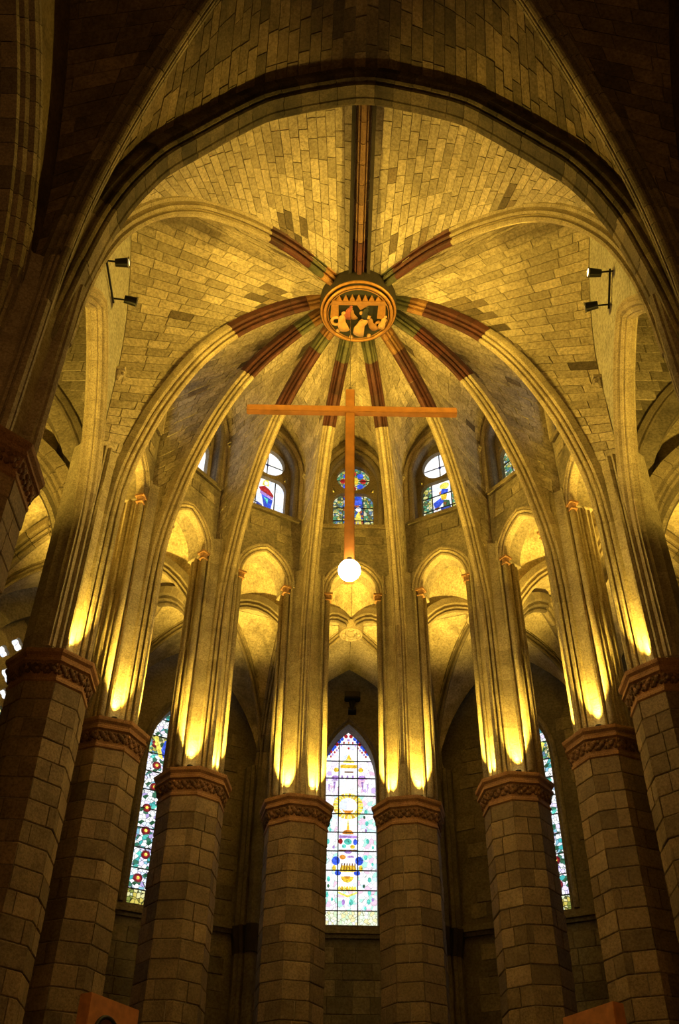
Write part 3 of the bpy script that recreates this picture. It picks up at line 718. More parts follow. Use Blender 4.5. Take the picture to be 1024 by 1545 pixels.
# ------------------------------------------------------------------ clerestory walls of the apse
SPR, AIN, AHALF = 20.7, 21.85, 0.80
FRONT = 0.08
CL_SILL = 23.62
def formeret_pts(w, zs, za, z0): return [(-w, z0)] + pointed(w, zs, za, 9) + [(w, z0)]
WALLP = 0.34
APSE_MARK = {}
def clerestory(ang, idx):
    P_, Q_ = polar(ANGS[idx - 1], RADS[idx - 1]), polar(ANGS[idx], RADS[idx]); xa_ = (Q_ - P_).normalized(); in_ = xa_.cross(Vector((0, 0, 1)))
    M = frame((P_ + Q_) / 2 - in_ * (WALLP - FRONT), xa_, Vector((0, 0, 1)), in_)              # slab half thickness WALLP, front face at APO - FRONT
    arch = pointed(AHALF, SPR, AIN, 10)
    outer = [(-1.52, 28.9), (-1.52, 13.6), (-1.0, 13.6), (-1.0, SPR - 0.08), (-AHALF, SPR - 0.08)] + arch + [(AHALF, SPR - 0.08), (1.0, SPR - 0.08), (1.0, 13.6), (1.52, 13.6), (1.52, 28.9)]
    WH = 0.86
    hole = [(-WH, CL_SILL), (WH, CL_SILL)] + [(-x, z) for x, z in pointed(WH, 25.7, 27.15, 8)]
    wl = struct(plate('wall_apse_%d' % idx, outer, [hole], WALLP, M, 'wall stone'))
    S = Vector((0, 0, 1)); C0 = Vector((0, 21, WALLP))
    F_ = WALLP
    # archivolt of the arcade arch, voussoir by voussoir
    sweep('voussoir', [Vector((x, z, F_ + 0.0)) for x, z in pointed(AHALF - 0.02, SPR, AIN - 0.03, 12)], S, ARCHIV, 'rib stone', wl, (0, 20.9, F_), seg=0.42, gap=0.006)
    for s in (-1, 1):
        for cu_u, cu_d, cu_r in ((AHALF + 0.03, -0.02, 0.085), (AHALF + 0.10, -0.20, 0.07), (AHALF + 0.06, -0.36, 0.08), (AHALF + 0.11, -0.54, 0.07)):
            bm = bmesh.new(); cyl_bm(bm, (s * cu_u, 13.6, F_ + cu_d), (s * cu_u, SPR - 0.1, F_ + cu_d), cu_r, 10)
            bm_obj('colonnette', bm, 'pier stone', wl, True)
        bm = bmesh.new(); cyl_bm(bm, (s * AHALF, SPR - 0.22, F_ - 0.02), (s * AHALF, SPR - 0.06, F_ - 0.02), 0.09, 8, 0.13); box_bm(bm, (s * AHALF, SPR - 0.03, F_ - 0.02), (0.28, 0.07, 0.28)); box_bm(bm, (s * AHALF, SPR - 0.24, F_ - 0.02), (0.21, 0.04, 0.21))
        bm_obj('impost', bm, 'capital stone', wl)
    # window jamb mouldings
    for w_, dz, prof, mt in ((WH + 0.02, 27.17, ROLL, 'arch stone'), (WH + 0.22, 27.42, ROLL, 'rib stone')):
        sweep('window_moulding', [Vector((x, z, F_)) for x, z in formeret_pts(w_, 25.7, dz, CL_SILL)], S, prof, mt, wl, (0, 25, F_))
    bm = bmesh.new(); box_bm(bm, (0, CL_SILL - 0.07, F_ + 0.04), (2 * WH + 0.5, 0.14, 0.16)); bm_obj('sill', bm, 'arch stone', wl)
    blocks_on(wl, -1.05, 1.05, 21.0, CL_SILL - 0.12, F_ + 0.005, lambda x, z: z < SPR + 0.4 or math.hypot(x, (z - 20.95) * 0.95) < 1.45, 'wall block', 0.5, 0.36, 40)
    # formeret rib and its carved corbels
    FW = 1.26
    sweep('formeret', [Vector((x, z, F_)) for x, z in pointed(FW, 25.75, 28.1, 10)], S, [(-0.09, 0.2), (-0.09, 0.06), (-0.04, 0), (0.05, 0), (0.13, 0.05), (0.10, 0.1), (0.18, 0.14), (0.18, 0.2)], 'rib stone', wl, (0, 25, F_))
    for s in (-1, 1):
        bm = bmesh.new()
        cyl_bm(bm, (s * (FW + 0.02), 25.38, F_ + 0.05), (s * (FW + 0.02), 25.66, F_ + 0.09), 0.05, 8, 0.15); box_bm(bm, (s * (FW + 0.02), 25.71, F_ + 0.08), (0.32, 0.09, 0.32))
        for q in (-1, 1): bmesh.ops.create_icosphere(bm, subdivisions=1, radius=0.075, matrix=Matrix.Translation((s * (FW + 0.02) + q * 0.07, 25.58, F_ + 0.17)))
        bmesh.ops.create_icosphere(bm, subdivisions=1, radius=0.07, matrix=Matrix.Translation((s * (FW + 0.02), 25.46, F_ + 0.15)))
        bm_obj('carved_corbel', bm, 'web stone', wl)
    # traceried window: oculus over a round-shouldered light
    w = window_root(M); d = -0.02
    oc = ellipse(0, 26.15, 0.60, 0.60, 28)
    lt = [(-0.71, CL_SILL + 0.02), (0.71, CL_SILL + 0.02), (0.71, 25.0)] + [(0.71 - 0.35 + 0.35 * math.cos(a), 25.0 + 0.4 * math.sin(a)) for a in (0.3, 0.6, 0.9, 1.2, 1.5)] + [(-0.71 + 0.35 - 0.35 * math.cos(a), 25.0 + 0.4 * math.sin(a)) for a in (1.5, 1.2, 0.9, 0.6, 0.3)] + [(-0.71, 25.0)]
    tri = [[(s * 0.60, 25.48), (s * 0.74, 25.42), (s * 0.73, 25.72)] for s in (-1, 1)]
    plate('tracery', [(-WH - 0.02, CL_SILL - 0.02), (WH + 0.02, CL_SILL - 0.02)] + [(-x, z) for x, z in pointed(WH + 0.02, 25.7, 27.17, 8)], [oc, lt] + tri, 0.08, Matrix.Translation((0, 0, d)), 'arch stone', w)
    g = d - 0.12; f = g + 0.016
    xs = [-0.73, -0.36, 0.36, 0.73]; zs = [CL_SILL, 24.25, 24.85, 25.46]
    for c in range(3):
        for r in range(3):
            if idx == 4: mt = 'glass jewel' if c == 1 else 'glass border'
            elif idx == 5: mt = 'glass white' if c == 1 else 'glass border'
            elif idx in (1, 7): mt = 'glass pale'
            elif idx == 6: mt = 'glass pale' if c == 1 else 'glass border'
            else: mt = 'glass white'
            pane(w, xs[c], xs[c + 1], zs[r], zs[r + 1], g, mt)
    for q in range(4): pane(w, *( (-0.64, 0) if q % 2 else (0, 0.64) ), *((25.5, 26.15) if q < 2 else (26.15, 26.8)), g, 'glass border' if idx == 4 else 'glass white')
    for s in (-1, 1): pane(w, s * 0.67 - 0.08, s * 0.67 + 0.08, 25.47, 25.75, g - 0.02, 'piece gold')
    for x in (-0.36, 0.36): bar(w, (x, CL_SILL), (x, 25.44), 0.028, g + 0.03)
    if idx in (4, 5, 6, 1, 7):
        for z in zs[1:3]: bar(w, (-0.72, z), (0.72, z), 0.025, g + 0.03)
    else:
        for z in zs[1:3]: bar(w, (-0.72, z), (-0.3, z), 0.012, g + 0.03)
    bar(w, (0, 25.5), (0, 26.8), 0.025, g + 0.03); bar(w, (-0.62, 26.15), (0.62, 26.15), 0.012, g + 0.03)
    def gp(pts, mt, k=0): flat_piece('glass_piece', pts, f + k * 0.013, 'piece ' + mt, w)
    gp(ellipse(0, 26.15, 0.06, 0.06, 8), 'deep blue')
    if idx == 3:      # red and blue robed figure on clear glass
        gp([(-0.14, 25.12), (0.12, 25.16), (0.08, 25.48), (-0.10, 25.34)], 'yellow'); gp(ellipse(0, 25.24, 0.07, 0.09, 8), 'pearl', 1)
        gp([(-0.26, 24.98), (-0.05, 25.12), (0.14, 25.02), (0.32, 24.8), (0.30, 24.66), (-0.16, 24.8)], 'red'); gp([(-0.2, 24.84), (0.3, 24.68), (0.28, 24.6), (-0.2, 24.7)], 'purple', 1)
        gp([(-0.14, 24.7), (0.30, 24.58), (0.24, 24.1), (-0.02, 24.16)], 'blue'); gp([(-0.05, 24.58), (0.12, 24.55), (0.1, 24.32)], 'teal', 1)
        gp([(-0.30, 24.3), (-0.1, 24.22), (-0.02, 24.0), (-0.32, 24.1)], 'deep blue'); gp([(-0.26, 24.08), (0.22, 24.1), (0.26, 23.68), (-0.30, 23.66)], 'crimson'); gp([(-0.1, 24.0), (0.1, 24.0), (0.04, 23.75)], 'red', 1); gp([(0.2, 24.05), (0.32, 23.95), (0.3, 23.7), (0.22, 23.7)], 'blue', 1)
    if idx == 5:      # blue and green robed figure with a yellow halo
        gp(ellipse(0.12, 25.22, 0.18, 0.15, 12), 'yellow'); gp([(0.02, 25.1), (0.26, 25.0), (0.22, 24.84), (-0.04, 24.86)], 'blue', 1); gp(ellipse(0.02, 24.94, 0.12, 0.1, 9), 'orange', 0)
        gp([(-0.04, 24.84), (0.2, 24.8), (0.16, 24.58), (-0.02, 24.6)], 'gold', 1); gp([(-0.34, 24.56), (0.04, 24.76), (0.06, 24.5), (-0.26, 24.22)], 'blue'); gp([(0.04, 24.6), (0.26, 24.5), (0.3, 24.2), (0.02, 24.26)], 'green'); gp([(0.02, 24.48), (0.16, 24.44), (0.1, 24.3)], 'brown', 1)
        gp([(-0.08, 24.3), (0.30, 24.24), (0.32, 23.74), (-0.02, 23.68)], 'deep blue'); gp([(0.04, 24.1), (0.2, 24.08), (0.14, 23.84)], 'teal', 1); gp([(-0.32, 24.16), (-0.1, 24.1), (-0.12, 23.7), (-0.34, 23.68)], 'purple'); gp([(-0.3, 24.3), (-0.1, 24.32), (-0.2, 24.18)], 'brown', 1)
    if idx == 4:      # pair of standing figures
        for sx in (-1, 1):
            gp([(sx * 0.08, 23.7), (sx * 0.30, 23.7), (sx * 0.27, 24.5), (sx * 0.2, 24.7), (sx * 0.1, 24.5)], 'gold' if sx < 0 else 'yellow'); gp(ellipse(sx * 0.19, 24.8, 0.09, 0.11, 9), 'pearl'); gp([(sx * 0.1, 23.72), (sx * 0.2, 23.72), (sx * 0.18, 24.3)], 'blue', 1)
            gp([(sx * 0.05, 25.0), (sx * 0.32, 25.0), (sx * 0.3, 25.4), (sx * 0.08, 25.4)], 'blue')
        gp(ellipse(0, 24.2, 0.06, 0.42, 10), 'deep blue')
        for q in range(8): gp(ellipse(0.36 * math.cos(q * PI / 4), 26.15 + 0.36 * math.sin(q * PI / 4), 0.12, 0.12, 8), 'blue' if q % 2 else 'red')
        gp(ellipse(0, 26.15, 0.2, 0.2, 10), 'gold', 1)
    return M, wl
AP_WALLS = {}
for i in range(7):
    AP_WALLS[i] = clerestory((i - 3) * STEP, i + 1)
# webs of the seven apse bays
def edge_path(M, s, z0=18.0):
    pts = [(s * 1.26, z0), (s * 1.26, 22.0), (s * 1.26, 25.75)] + [(s * abs(x), z) for x, z in pointed(1.26, 25.75, 28.1, 10)[1:11]]
    return Path([M @ Vector((x, z, WALLP)) for x, z in reversed(pts)])
def blackish(ctr, tm, cm):  # picks darker stones: many close to the ribs, a few strewn at random
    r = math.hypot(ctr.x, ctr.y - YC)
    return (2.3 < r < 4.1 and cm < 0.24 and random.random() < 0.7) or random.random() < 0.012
for i in range(7):
    M, wl = AP_WALLS[i]
    c = polar((i - 3) * STEP, 3.0, 22)
    web([(RIBS[i], edge_path(M, -1)), (RIBS[i + 1], edge_path(M, 1))], c, 'web stone', 'mortar', 0.30, 0.55, dark=blackish)

# ------------------------------------------------------------------ side bays between the thick columns and the ring
SB_C = 15.85     # middle of the opening
SB_W = 2.5
def side_frame(s, x):
    # x along the wall, y up, z towards the axis of the church
    return frame(Vector((s * x, SB_C, 0)), Vector((0, -s, 0)), Vector((0, 0, 1)), Vector((-s, 0, 0))) if True else None
for s, side in ((-1, 'choir_left'), (1, 'choir_right')):
    za = Vector((-s, 0, 0)); ya = Vector((0, 0, 1)); xa = ya.cross(za)
    M = frame(Vector((s * (6.85 + 0.13), SB_C, 0)), xa, ya, za); sx = xa.y   # sx: +1 when local x runs towards the apse
    outer = [(-3.35, 29.0), (-3.35, 13.6), (-SB_W - 0.34, 13.6)] + pointed(SB_W + 0.34, 17.0, 22.55, 12) + [(SB_W + 0.34, 13.6), (3.35, 13.6), (3.35, 29.0)]
    wl = struct(plate('wall_' + side, outer, [], 0.13, M, 'grey plaster'))
    S = Vector((0, 0, 1)); F_ = 0.13
    prof = mirror_profile([(0.0, 0.02), (0.07, 0.0), (0.10, 0.06), (0.14, 0.04), (0.19, 0.10), (0.16, 0.16), (0.24, 0.19), (0.27, 0.27), (0.23, 0.31), (0.28, 0.36), (0.28, 0.42)])
    pth = Path([Vector((x, z, F_ - 0.05)) for x, z in [(-SB_W, 13.6)] + pointed(SB_W, 17.0, 22.15, 14) + [(SB_W, 13.6)]])
    sweep('voussoir', pth, S, prof, 'rib stone', wl, (0, 17, F_), seg=0.5, gap=0.006)
    # wall over the entrance of the ambulatory, facing down the aisle, with moulded arch
    M2 = frame(Vector((s * 10.55, YC + 0.3, 0)), Vector((1, 0, 0)), Vector((0, 0, 1)), Vector((0, -1, 0)))
    LW, LS, LA = 3.05, 17.4, 24.0
    outer = [(-3.8, 29.0), (-3.8, 13.6), (-LW, 13.6)] + pointed(LW, LS, LA, 14) + [(LW, 13.6), (3.8, 13.6), (3.8, 29.0)]
    w2 = struct(plate('wall_entrance_' + ('left' if s < 0 else 'right'), outer, [], 0.3, M2, 'wall stone'))
    la = pointed(LW + 0.62, LS, LA + 0.85, 14)
    def inside_low(x, z):
        if abs(x) > LW + 0.6: return False
        if z < LS: return True
        for (xa_, za_), (xb, zb) in zip(la, la[1:]):
            if min(xa_, xb) <= x <= max(xa_, xb): return z < za_ + (zb - za_) * (x - xa_) / max(1e-6, xb - xa_) + 0.02
        return False
    blocks_on(w2, -3.6, 3.6, 17.0, 28.5, 0.30, inside_low, 'web stone', 0.8, 0.42, 290)
    for k_, (dw, dd) in enumerate(((0.0, -0.05), (0.22, 0.14), (0.44, 0.28))):
        pth = Path([Vector((x, z, dd)) for x, z in [(-LW - dw, 14.0)] + pointed(LW + dw, LS, LA + dw * 1.3, 14) + [(LW + dw, 14.0)]])
        sweep('arch_order', pth, S, [(-0.2, 0.24), (-0.2, 0.02), (-0.08, -0.02), (0.02, -0.03), (0.10, 0.02), (0.05, 0.08), (0.12, 0.12), (0.12, 0.24)], 'arch stone', w2, (0, 17, 0.12))
    M3 = frame(Vector((s * 10.55, YC + 0.85, 0)), Vector((1, 0, 0)), Vector((0, 0, 1)), Vector((0, -1, 0)))
    outer = [(-3.8, 25.5), (-3.8, 13.6), (-2.8, 13.6)] + pointed(2.8, 16.6, 21.3, 14) + [(2.8, 13.6), (3.8, 13.6), (3.8, 25.5)]
    w3 = struct(plate('wall_lunette_' + ('left' if s < 0 else 'right'), outer, [], 0.2, M3, 'plaster'))
    for dw, dd in ((0.0, 0.1), (0.24, 0.22)):
        sweep('arch_order', Path([Vector((x, z, dd)) for x, z in [(-2.8 - dw, 14.0)] + pointed(2.8 + dw, 16.6, 21.3 + dw * 1.3, 14) + [(2.8 + dw, 14.0)]]), S, [(-0.16, 0.22), (-0.16, 0.02), (-0.08, -0.02), (0.02, -0.03), (0.10, 0.02), (0.05, 0.08), (0.12, 0.12), (0.12, 0.22)], 'arch stone', w3, (0, 17, 0.12))
    # formeret of the side bay with corbels
    FW = 2.75
    sweep('formeret', [Vector((x, z, F_)) for x, z in pointed(FW, 23.0, 28.1, 12)], S, [(-0.09, 0.2), (-0.09, 0.06), (-0.04, 0), (0.05, 0), (0.13, 0.05), (0.10, 0.1), (0.18, 0.14), (0.18, 0.2)], 'arch stone', wl, (0, 23, F_))
    for q in (-1, 1):
        bm = bmesh.new()
        cyl_bm(bm, (q * FW, 22.6, F_ + 0.05), (q * FW, 22.9, F_ + 0.1), 0.05, 8, 0.16); box_bm(bm, (q * FW, 22.95, F_ + 0.08), (0.34, 0.1, 0.34))
        for j in (-1, 1): bmesh.ops.create_icosphere(bm, subdivisions=1, radius=0.08, matrix=Matrix.Translation((q * FW + j * 0.07, 22.82, F_ + 0.19)))
        bm_obj('carved_corbel', bm, 'web stone', wl)
    def sedge(q, z0, x0):
        pts = [(q * x0, z0), (q * FW, 21.0), (q * FW, 23.0)] + [(q * abs(x), z) for x, z in pointed(FW, 23.0, 28.1, 12)[1:13]]
        return Path([M @ Vector((x, z, F_)) for x, z in reversed(pts)])
    ap = 1 if sx > 0 else -1           # local sign of the apse side
    web([(NRIB[s], sedge(-ap, 18.0, 2.75)), (RIBS[0 if s < 0 else 7], sedge(ap, 18.0, 2.75))], (s * 2.5, 16, 21), 'web stone', 'mortar', 0.36, 0.78, dark=blackish)
# broad web between transverse arch and the apse ribs
for s in (-1, 1):
    web([(NRIB[s], Path([p + Vector((0, 0.40, 0)) for p in TEDGE[s].p]))], (0, 15, 20), 'web stone', 'mortar', 0.30, 0.62, dark=blackish)

# ------------------------------------------------------------------ nave vault over the bay in front of the apse
NAVE_T = {}
DIAG = [(9.35, 27.55), (6.5, 26.7), (4.6, 25.25), (3.47, 24.1), (2.56, 22.8), (1.9, 21.5), (1.45, 20.2), (1.2, 18.5), (1.12, 17.0)]
for s in (-1, 1):
    for yy in (NY, 2 * NAVE_BOSS.y - NY):
        n = Vector((s * NX, yy, 0)); u = (Vector((0, NAVE_BOSS.y, 0)) - n).normalized(); S = Vector((u.y, -u.x, 0))
        pth = Path(catmull([n + u * d + Vector((0, 0, z)) for d, z in DIAG], 8))
        t = trim(); sweep('voussoir', pth, S, RIB_BIG, 'arch stone', t, (0, NAVE_BOSS.y, 10), seg=0.55, jitter=0.006)
        NAVE_T[(s, yy)] = Path([NAVE_BOSS + Vector((0, 0, 0.25))] + lift(pth, S, (0, NAVE_BOSS.y, 10), 0.36).p)
YM = 2 * NAVE_BOSS.y - NY
for s in (-1, 1):
    for yy, off in ((NY, -0.40), (YM, 0.0)):
        e = Path([Vector((p.x, yy + off, p.z)) for p in TEDGE[s].p])
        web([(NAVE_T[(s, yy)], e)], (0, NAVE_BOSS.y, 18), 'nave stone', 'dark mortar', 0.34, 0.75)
for s, side in ((-1, 'nave_arcade_left'), (1, 'nave_arcade_right')):
    za = Vector((-s, 0, 0)); ya = Vector((0, 0, 1)); xa = ya.cross(za); sx = 1 if xa.y > 0 else -1
    M = frame(Vector((s * (NX - 0.1 + 0.4), NAVE_BOSS.y, 0)), xa, ya, za); F_ = 0.4; S = Vector((0, 0, 1))
    AW = 5.35
    outer = [(-6.6, 29.2), (-6.6, 13.6), (-AW - 0.45, 13.6)] + pointed(AW + 0.45, 15.5, 23.5, 14) + [(AW + 0.45, 13.6), (6.6, 13.6), (6.6, 29.2)]
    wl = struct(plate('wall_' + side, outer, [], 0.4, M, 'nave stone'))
    prof = mirror_profile([(0.0, 0.0), (0.16, 0.0), (0.19, 0.09), (0.16, 0.14), (0.27, 0.17), (0.33, 0.25), (0.29, 0.32), (0.42, 0.36), (0.46, 0.46), (0.42, 0.52), (0.46, 0.56), (0.46, 0.7)])
    pth = Path([Vector((x, z, 0.05)) for x, z in [(-AW + 0.05, 14.0)] + pointed(AW - 0.05, 15.5, 22.95, 16) + [(AW - 0.05, 14.0)]])
    sweep('voussoir', pth, S, prof, 'arch stone', wl, (0, 16, 0), seg=0.5, jitter=0.006)
    FW = 6.05
    sweep('formeret', [Vector((x, z, F_)) for x, z in pointed(FW, 17.5, 28.2, 14)], S, [(-0.1, 0.3), (-0.1, 0.06), (-0.04, 0), (0.06, 0), (0.16, 0.06), (0.12, 0.12), (0.22, 0.18), (0.22, 0.3)], 'arch stone', wl, (0, 18, F_))
    def nedge(q):
        pts = [(q * FW, 17.0)] + [(q * abs(x), z) for x, z in pointed(FW, 17.5, 28.2, 14)[:15]]
        return Path([M @ Vector((x, z, F_)) for x, z in reversed(pts)])
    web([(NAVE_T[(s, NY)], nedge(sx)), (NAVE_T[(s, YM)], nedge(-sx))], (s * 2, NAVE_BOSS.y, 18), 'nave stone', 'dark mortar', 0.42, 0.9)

# ------------------------------------------------------------------ keystone boss
def disc(bm, r, z0, z1, n=48): cyl_bm(bm, (0, 0, z0), (0, 0, z1), r, n)
kb = tag(empty('keystone_boss', Matrix.Translation((0, YC, 26.62))), 'round painted keystone with gilt rim and carved figures where the vault ribs meet', 'keystone')
bm = bmesh.new(); disc(bm, 1.21, 0.16, 0.75); bm_obj('drum', bm, 'soot', kb)
bm = bmesh.new(); disc(bm, 1.03, 0.04, 0.12); bm_obj('painted_field', bm, 'boss green', kb)
def torus(name, R_, r_, z, mat, parent, n=48, m=8):
    V, F = [], []
    for i in range(n):
        a = 2 * PI * i / n
        for j in range(m):
            b = 2 * PI * j / m; V.append(((R_ + r_ * math.cos(b)) * math.cos(a), (R_ + r_ * math.cos(b)) * math.sin(a), z + r_ * math.sin(b)))
    for i in range(n):
        for j in range(m): F.append((i * m + j, ((i + 1) % n) * m + j, ((i + 1) % n) * m + (j + 1) % m, i * m + (j + 1) % m))
    return mesh_obj(name, V, F, mat, parent, True)
torus('rim', 1.04, 0.05, 0.04, 'gilding', kb); torus('rim', 1.14, 0.05, 0.16, 'gilding', kb); torus('rim', 0.95, 0.018, 0.03, 'boss ochre', kb)
# canopy with little gables along the top, seen from below (image up is towards the nave, -y)
def relief(name, pts, mat, z=0.02, t=0.06): return flat_piece(name, [(x, -y) for x, y in pts], z - t, mat, kb, t)
canopy = relief('canopy', [(-0.86, 0.42), (0.86, 0.42), (0.80, 0.56), (-0.80, 0.56)], 'boss ochre', 0.04, 0.10)
for k in range(7):
    x = -0.60 + k * 0.2
    relief('gable', [(x - 0.085, 0.57), (x + 0.085, 0.57), (x, 0.57 + 0.2 * math.cos(x * 1.4))], 'gilding', 0.04, 0.08)
relief('canopy_pendant', [(-0.06, 0.42), (0.34, 0.42), (0.06, 0.22)], 'boss ochre', 0.04, 0.08)
for x, w in ((-0.74, 0.13), (0.72, 0.13)): relief('side_shaft', [(x - w, -0.10), (x + w, -0.14), (x + w * 0.9, 0.40), (x - w * 0.8, 0.40)], 'gilding', 0.04, 0.07)
def figure(x, y, h, ang, robe, seated=True):
    """small carved figure lying on the underside of the boss: robe, shoulders and head as one surface"""
    V, F = [], []; n = 10
    prof = [(0.0, 0.02), (0.0, 0.20), (0.25, 0.19), (0.45, 0.14), (0.62, 0.15), (0.74, 0.13), (0.80, 0.06), (0.84, 0.055), (0.88, 0.085), (0.94, 0.085), (1.0, 0.03)]
    for i, (l, r) in enumerate(prof):
        for k in range(n):
            a = 2 * PI * k / n; V.append((r * h * 1.15 * math.cos(a) + (0.08 * h * math.sin(l * 4) if seated else 0), l * h, -0.05 + r * h * 0.75 * math.sin(a)))
    for i in range(len(prof) - 1):
        for k in range(n): F.append((i * n + k, i * n + (k + 1) % n, (i + 1) * n + (k + 1) % n, (i + 1) * n + k))
    F.append(tuple(range(n))); F.append(tuple(range((len(prof) - 1) * n, len(prof) * n)))
    o = mesh_obj('carved_figure', V, F, robe, kb, True); o.location = (x, -y, 0.0); o.rotation_euler = (0, 0, PI + ang); return o
figure(-0.42, -0.55, 0.72, -0.1, 'boss flesh'); figure(-0.32, -0.1, 0.50, 0.15, 'boss red'); figure(0.02, -0.72, 0.80, 0.35, 'boss flesh')
figure(0.22, -0.1, 0.48, 0.1, 'boss green'); figure(0.55, -0.5, 0.55, -0.45, 'boss ochre'); figure(-0.1, -0.1, 0.42, -0.35, 'boss ochre'); figure(0.72, -0.45, 0.5, 0.3, 'boss flesh', False)
o = torus('carved_scroll', 0.14, 0.055, 0.0, 'boss flesh', kb, 20, 8); o.location = (-0.68, 0.22, -0.02)
o = torus('carved_scroll', 0.12, 0.05, 0.0, 'boss ochre', kb, 20, 8); o.location = (0.66, 0.36, -0.02)
for x, y in ((-0.2, -0.86), (0.35, -0.8), (-0.05, -0.5), (-0.62, -0.62), (0.1, 0.08)):
    bm = bmesh.new(); bmesh.ops.create_icosphere(bm, subdivisions=2, radius=0.07); o = bm_obj('carved_flower', bm, 'boss flesh', kb, True); o.location = (x, -y, 0.0)

# ------------------------------------------------------------------ ambulatory and aisle vaults
def arch3(P, Q, zs, za, n=10):
    P, Q = Vector(P), Vector(Q); w = (Q - P).length / 2; u = (Q - P).normalized(); m = (P + Q) / 2
    return [Vector((m.x + u.x * x, m.y + u.y * x, z)) for x, z in pointed(w, zs, za, n)]
def quad_vault(c, zs, boss_z, za, high_inner=False, open_edges=(0, 1, 2, 3), ribs=(0, 1, 2, 3)):
    """four-part vault over corners c (in order); each web is one severy"""
    K = sum((Vector(p) for p in c), Vector()) / 4; K.z = boss_z
    rp = []
    for p in c:
        p = Vector(p); d = Vector((K.x - p.x, K.y - p.y, 0)); L = d.length; u = d / L
        rho = (L * L + (boss_z - zs) ** 2) / (2 * L) if boss_z - zs >= L else None
        pts = []
        for k in range(13):
            a = k / 12 * PI / 2
            pts.append(Vector((p.x, p.y, 0)) + u * (L * (1 - math.cos(a))) + Vector((0, 0, zs + (boss_z - zs) * math.sin(a))))
        rp.append((Path(list(reversed(pts))), u))
    t = trim()
    for i, (pth, u) in enumerate(rp):
        if i in ribs: sweep('rib', pth, Vector((u.y, -u.x, 0)), [(x * 0.8, d) for x, d in RIB], 'arch stone', t, (K.x, K.y, zs - 4))
    lifted = [lift(p, Vector((u.y, -u.x, 0)), (K.x, K.y, zs - 4), 0.25) for p, u in rp]
    for i in open_edges:
        A, B = Vector(c[i]), Vector(c[(i + 1) % 4]); full = arch3(A, B, zs, za)
        if i == 0 and high_inner: full = [Vector((A.x, A.y, zs))] + arch3(A, B, 20.2, 22.9) + [Vector((B.x, B.y, zs))]
        h = len(full) // 2
        ea, eb = Path(list(reversed([q + Vector((0, 0, 0.2)) for q in full[:h + 1]]))), Path([q + Vector((0, 0, 0.2)) for q in full[h:]])
        web([(lifted[i], ea), (lifted[(i + 1) % 4], eb)], (K.x, K.y, zs), 'plaster', 'plaster', stones=False, steps=16)
    bm = bmesh.new(); cyl_bm(bm, (0, 0, 0), (0, 0, 0.35), 0.42, 20, 0.46); b = bm_obj('vault_boss', bm, 'rib stone', t, matrix=Matrix.Translation((K.x, K.y, boss_z - 0.1)))
    torus('rim', 0.38, 0.05, 0.0, 'rib stone', b, 24, 6); o = torus('carved_scroll', 0.18, 0.06, -0.02, 'web stone', b, 16, 6)
    for k in range(6):
        bm = bmesh.new(); bmesh.ops.create_icosphere(bm, subdivisions=1, radius=0.09); o = bm_obj('carved_leaf', bm, 'web stone', b, True); o.location = (0.28 * math.cos(k * PI / 3), 0.28 * math.sin(k * PI / 3), -0.02)
AZS, ABOSS, AAP = 16.6, 21.7, 21.9
for i in range(7):
    a0, a1 = (i - 3.5) * STEP, (i - 2.5) * STEP
    c = [polar(ANGS[i], RADS[i] + 0.4), polar(ANGS[i + 1], RADS[i + 1] + 0.4), polar(a1, 13.8), polar(a0, 13.8)]
    quad_vault(c, AZS, ABOSS, AAP, True)
for i in range(8):      # radial arches and wall responds
    ang = (i - 3.5) * STEP; a = math.radians(ang); S = Vector((math.cos(a), -math.sin(a), 0))
    t = trim()
    sweep('voussoir', Path(arch3(polar(ang, 7.45), polar(ang, 13.6), AZS, 21.2, 10)), S, RIB_BIG, 'arch stone', t, polar(ang, 10.5, 14), seg=0.6)
    u = Vector((-math.sin(a), -math.cos(a), 0))
    M = Matrix.Translation(polar(ang, 13.95)) @ Matrix.Rotation(math.atan2(u.y, u.x) - PI / 2, 4, 'Z')
    w = tag(empty('wall_respond', M), 'dark clustered wall shaft ' + ['between the central lancet and a rose-patterned lancet', 'between a rose-patterned lancet and a traceried window', 'beyond the traceried window of the ambulatory', 'where the ambulatory wall meets the straight aisle'][int(abs(i - 3.5))], 'wall shaft', 'clustered shafts of the ambulatory wall, pair %d' % (int(abs(i - 3.5)) + 1))
    prof = [(-0.6, -0.35), (-0.55, 0.0), (-0.42, 0.05), (-0.40, 0.16), (-0.30, 0.20), (-0.22, 0.12), (-0.20, 0.30), (-0.10, 0.40), (0, 0.43), (0.10, 0.40), (0.20, 0.30), (0.22, 0.12), (0.30, 0.20), (0.40, 0.16), (0.42, 0.05), (0.55, 0.0), (0.6, -0.35)]
    for nm, z0, z1, mt, sc in (('lower_shaft', 0, 11.6, 'outer wall stone', 0.9), ('corbel', 11.6, 12.45, 'soot', 1.12), ('upper_shaft', 12.45, 18.0, 'outer wall stone', 1.0)):
        n = len(prof); V = [(x * sc * (0.8 if nm == 'corbel' else 1), y * sc, z0) for x, y in prof] + [(x * sc, y * sc, z1) for x, y in prof]
        F = [tuple(range(n)), tuple(reversed(range(n, 2 * n)))] + [((q + 1) % n, q, n + q, n + (q + 1) % n) for q in range(n)]
        mesh_obj(nm, V, F, mt, w)
for s in (-1, 1):
    xi, xo = s * 7.35, s * 13.8
    for y0, y1 in ((NY, YC), (YM, NY)):
        c = [(xi, y0, 0), (xi, y1, 0), (xo, y1, 0), (xo, y0, 0)]
        quad_vault(c, 23.2, 27.6, 27.9)
    t = trim(); sweep('voussoir', Path(arch3((xi, NY, 0), (xo, NY, 0), 21.0, 27.0, 10)), (0, 1, 0), RIB_BIG, 'arch stone', t, (s * 11, NY, 12), seg=0.6)
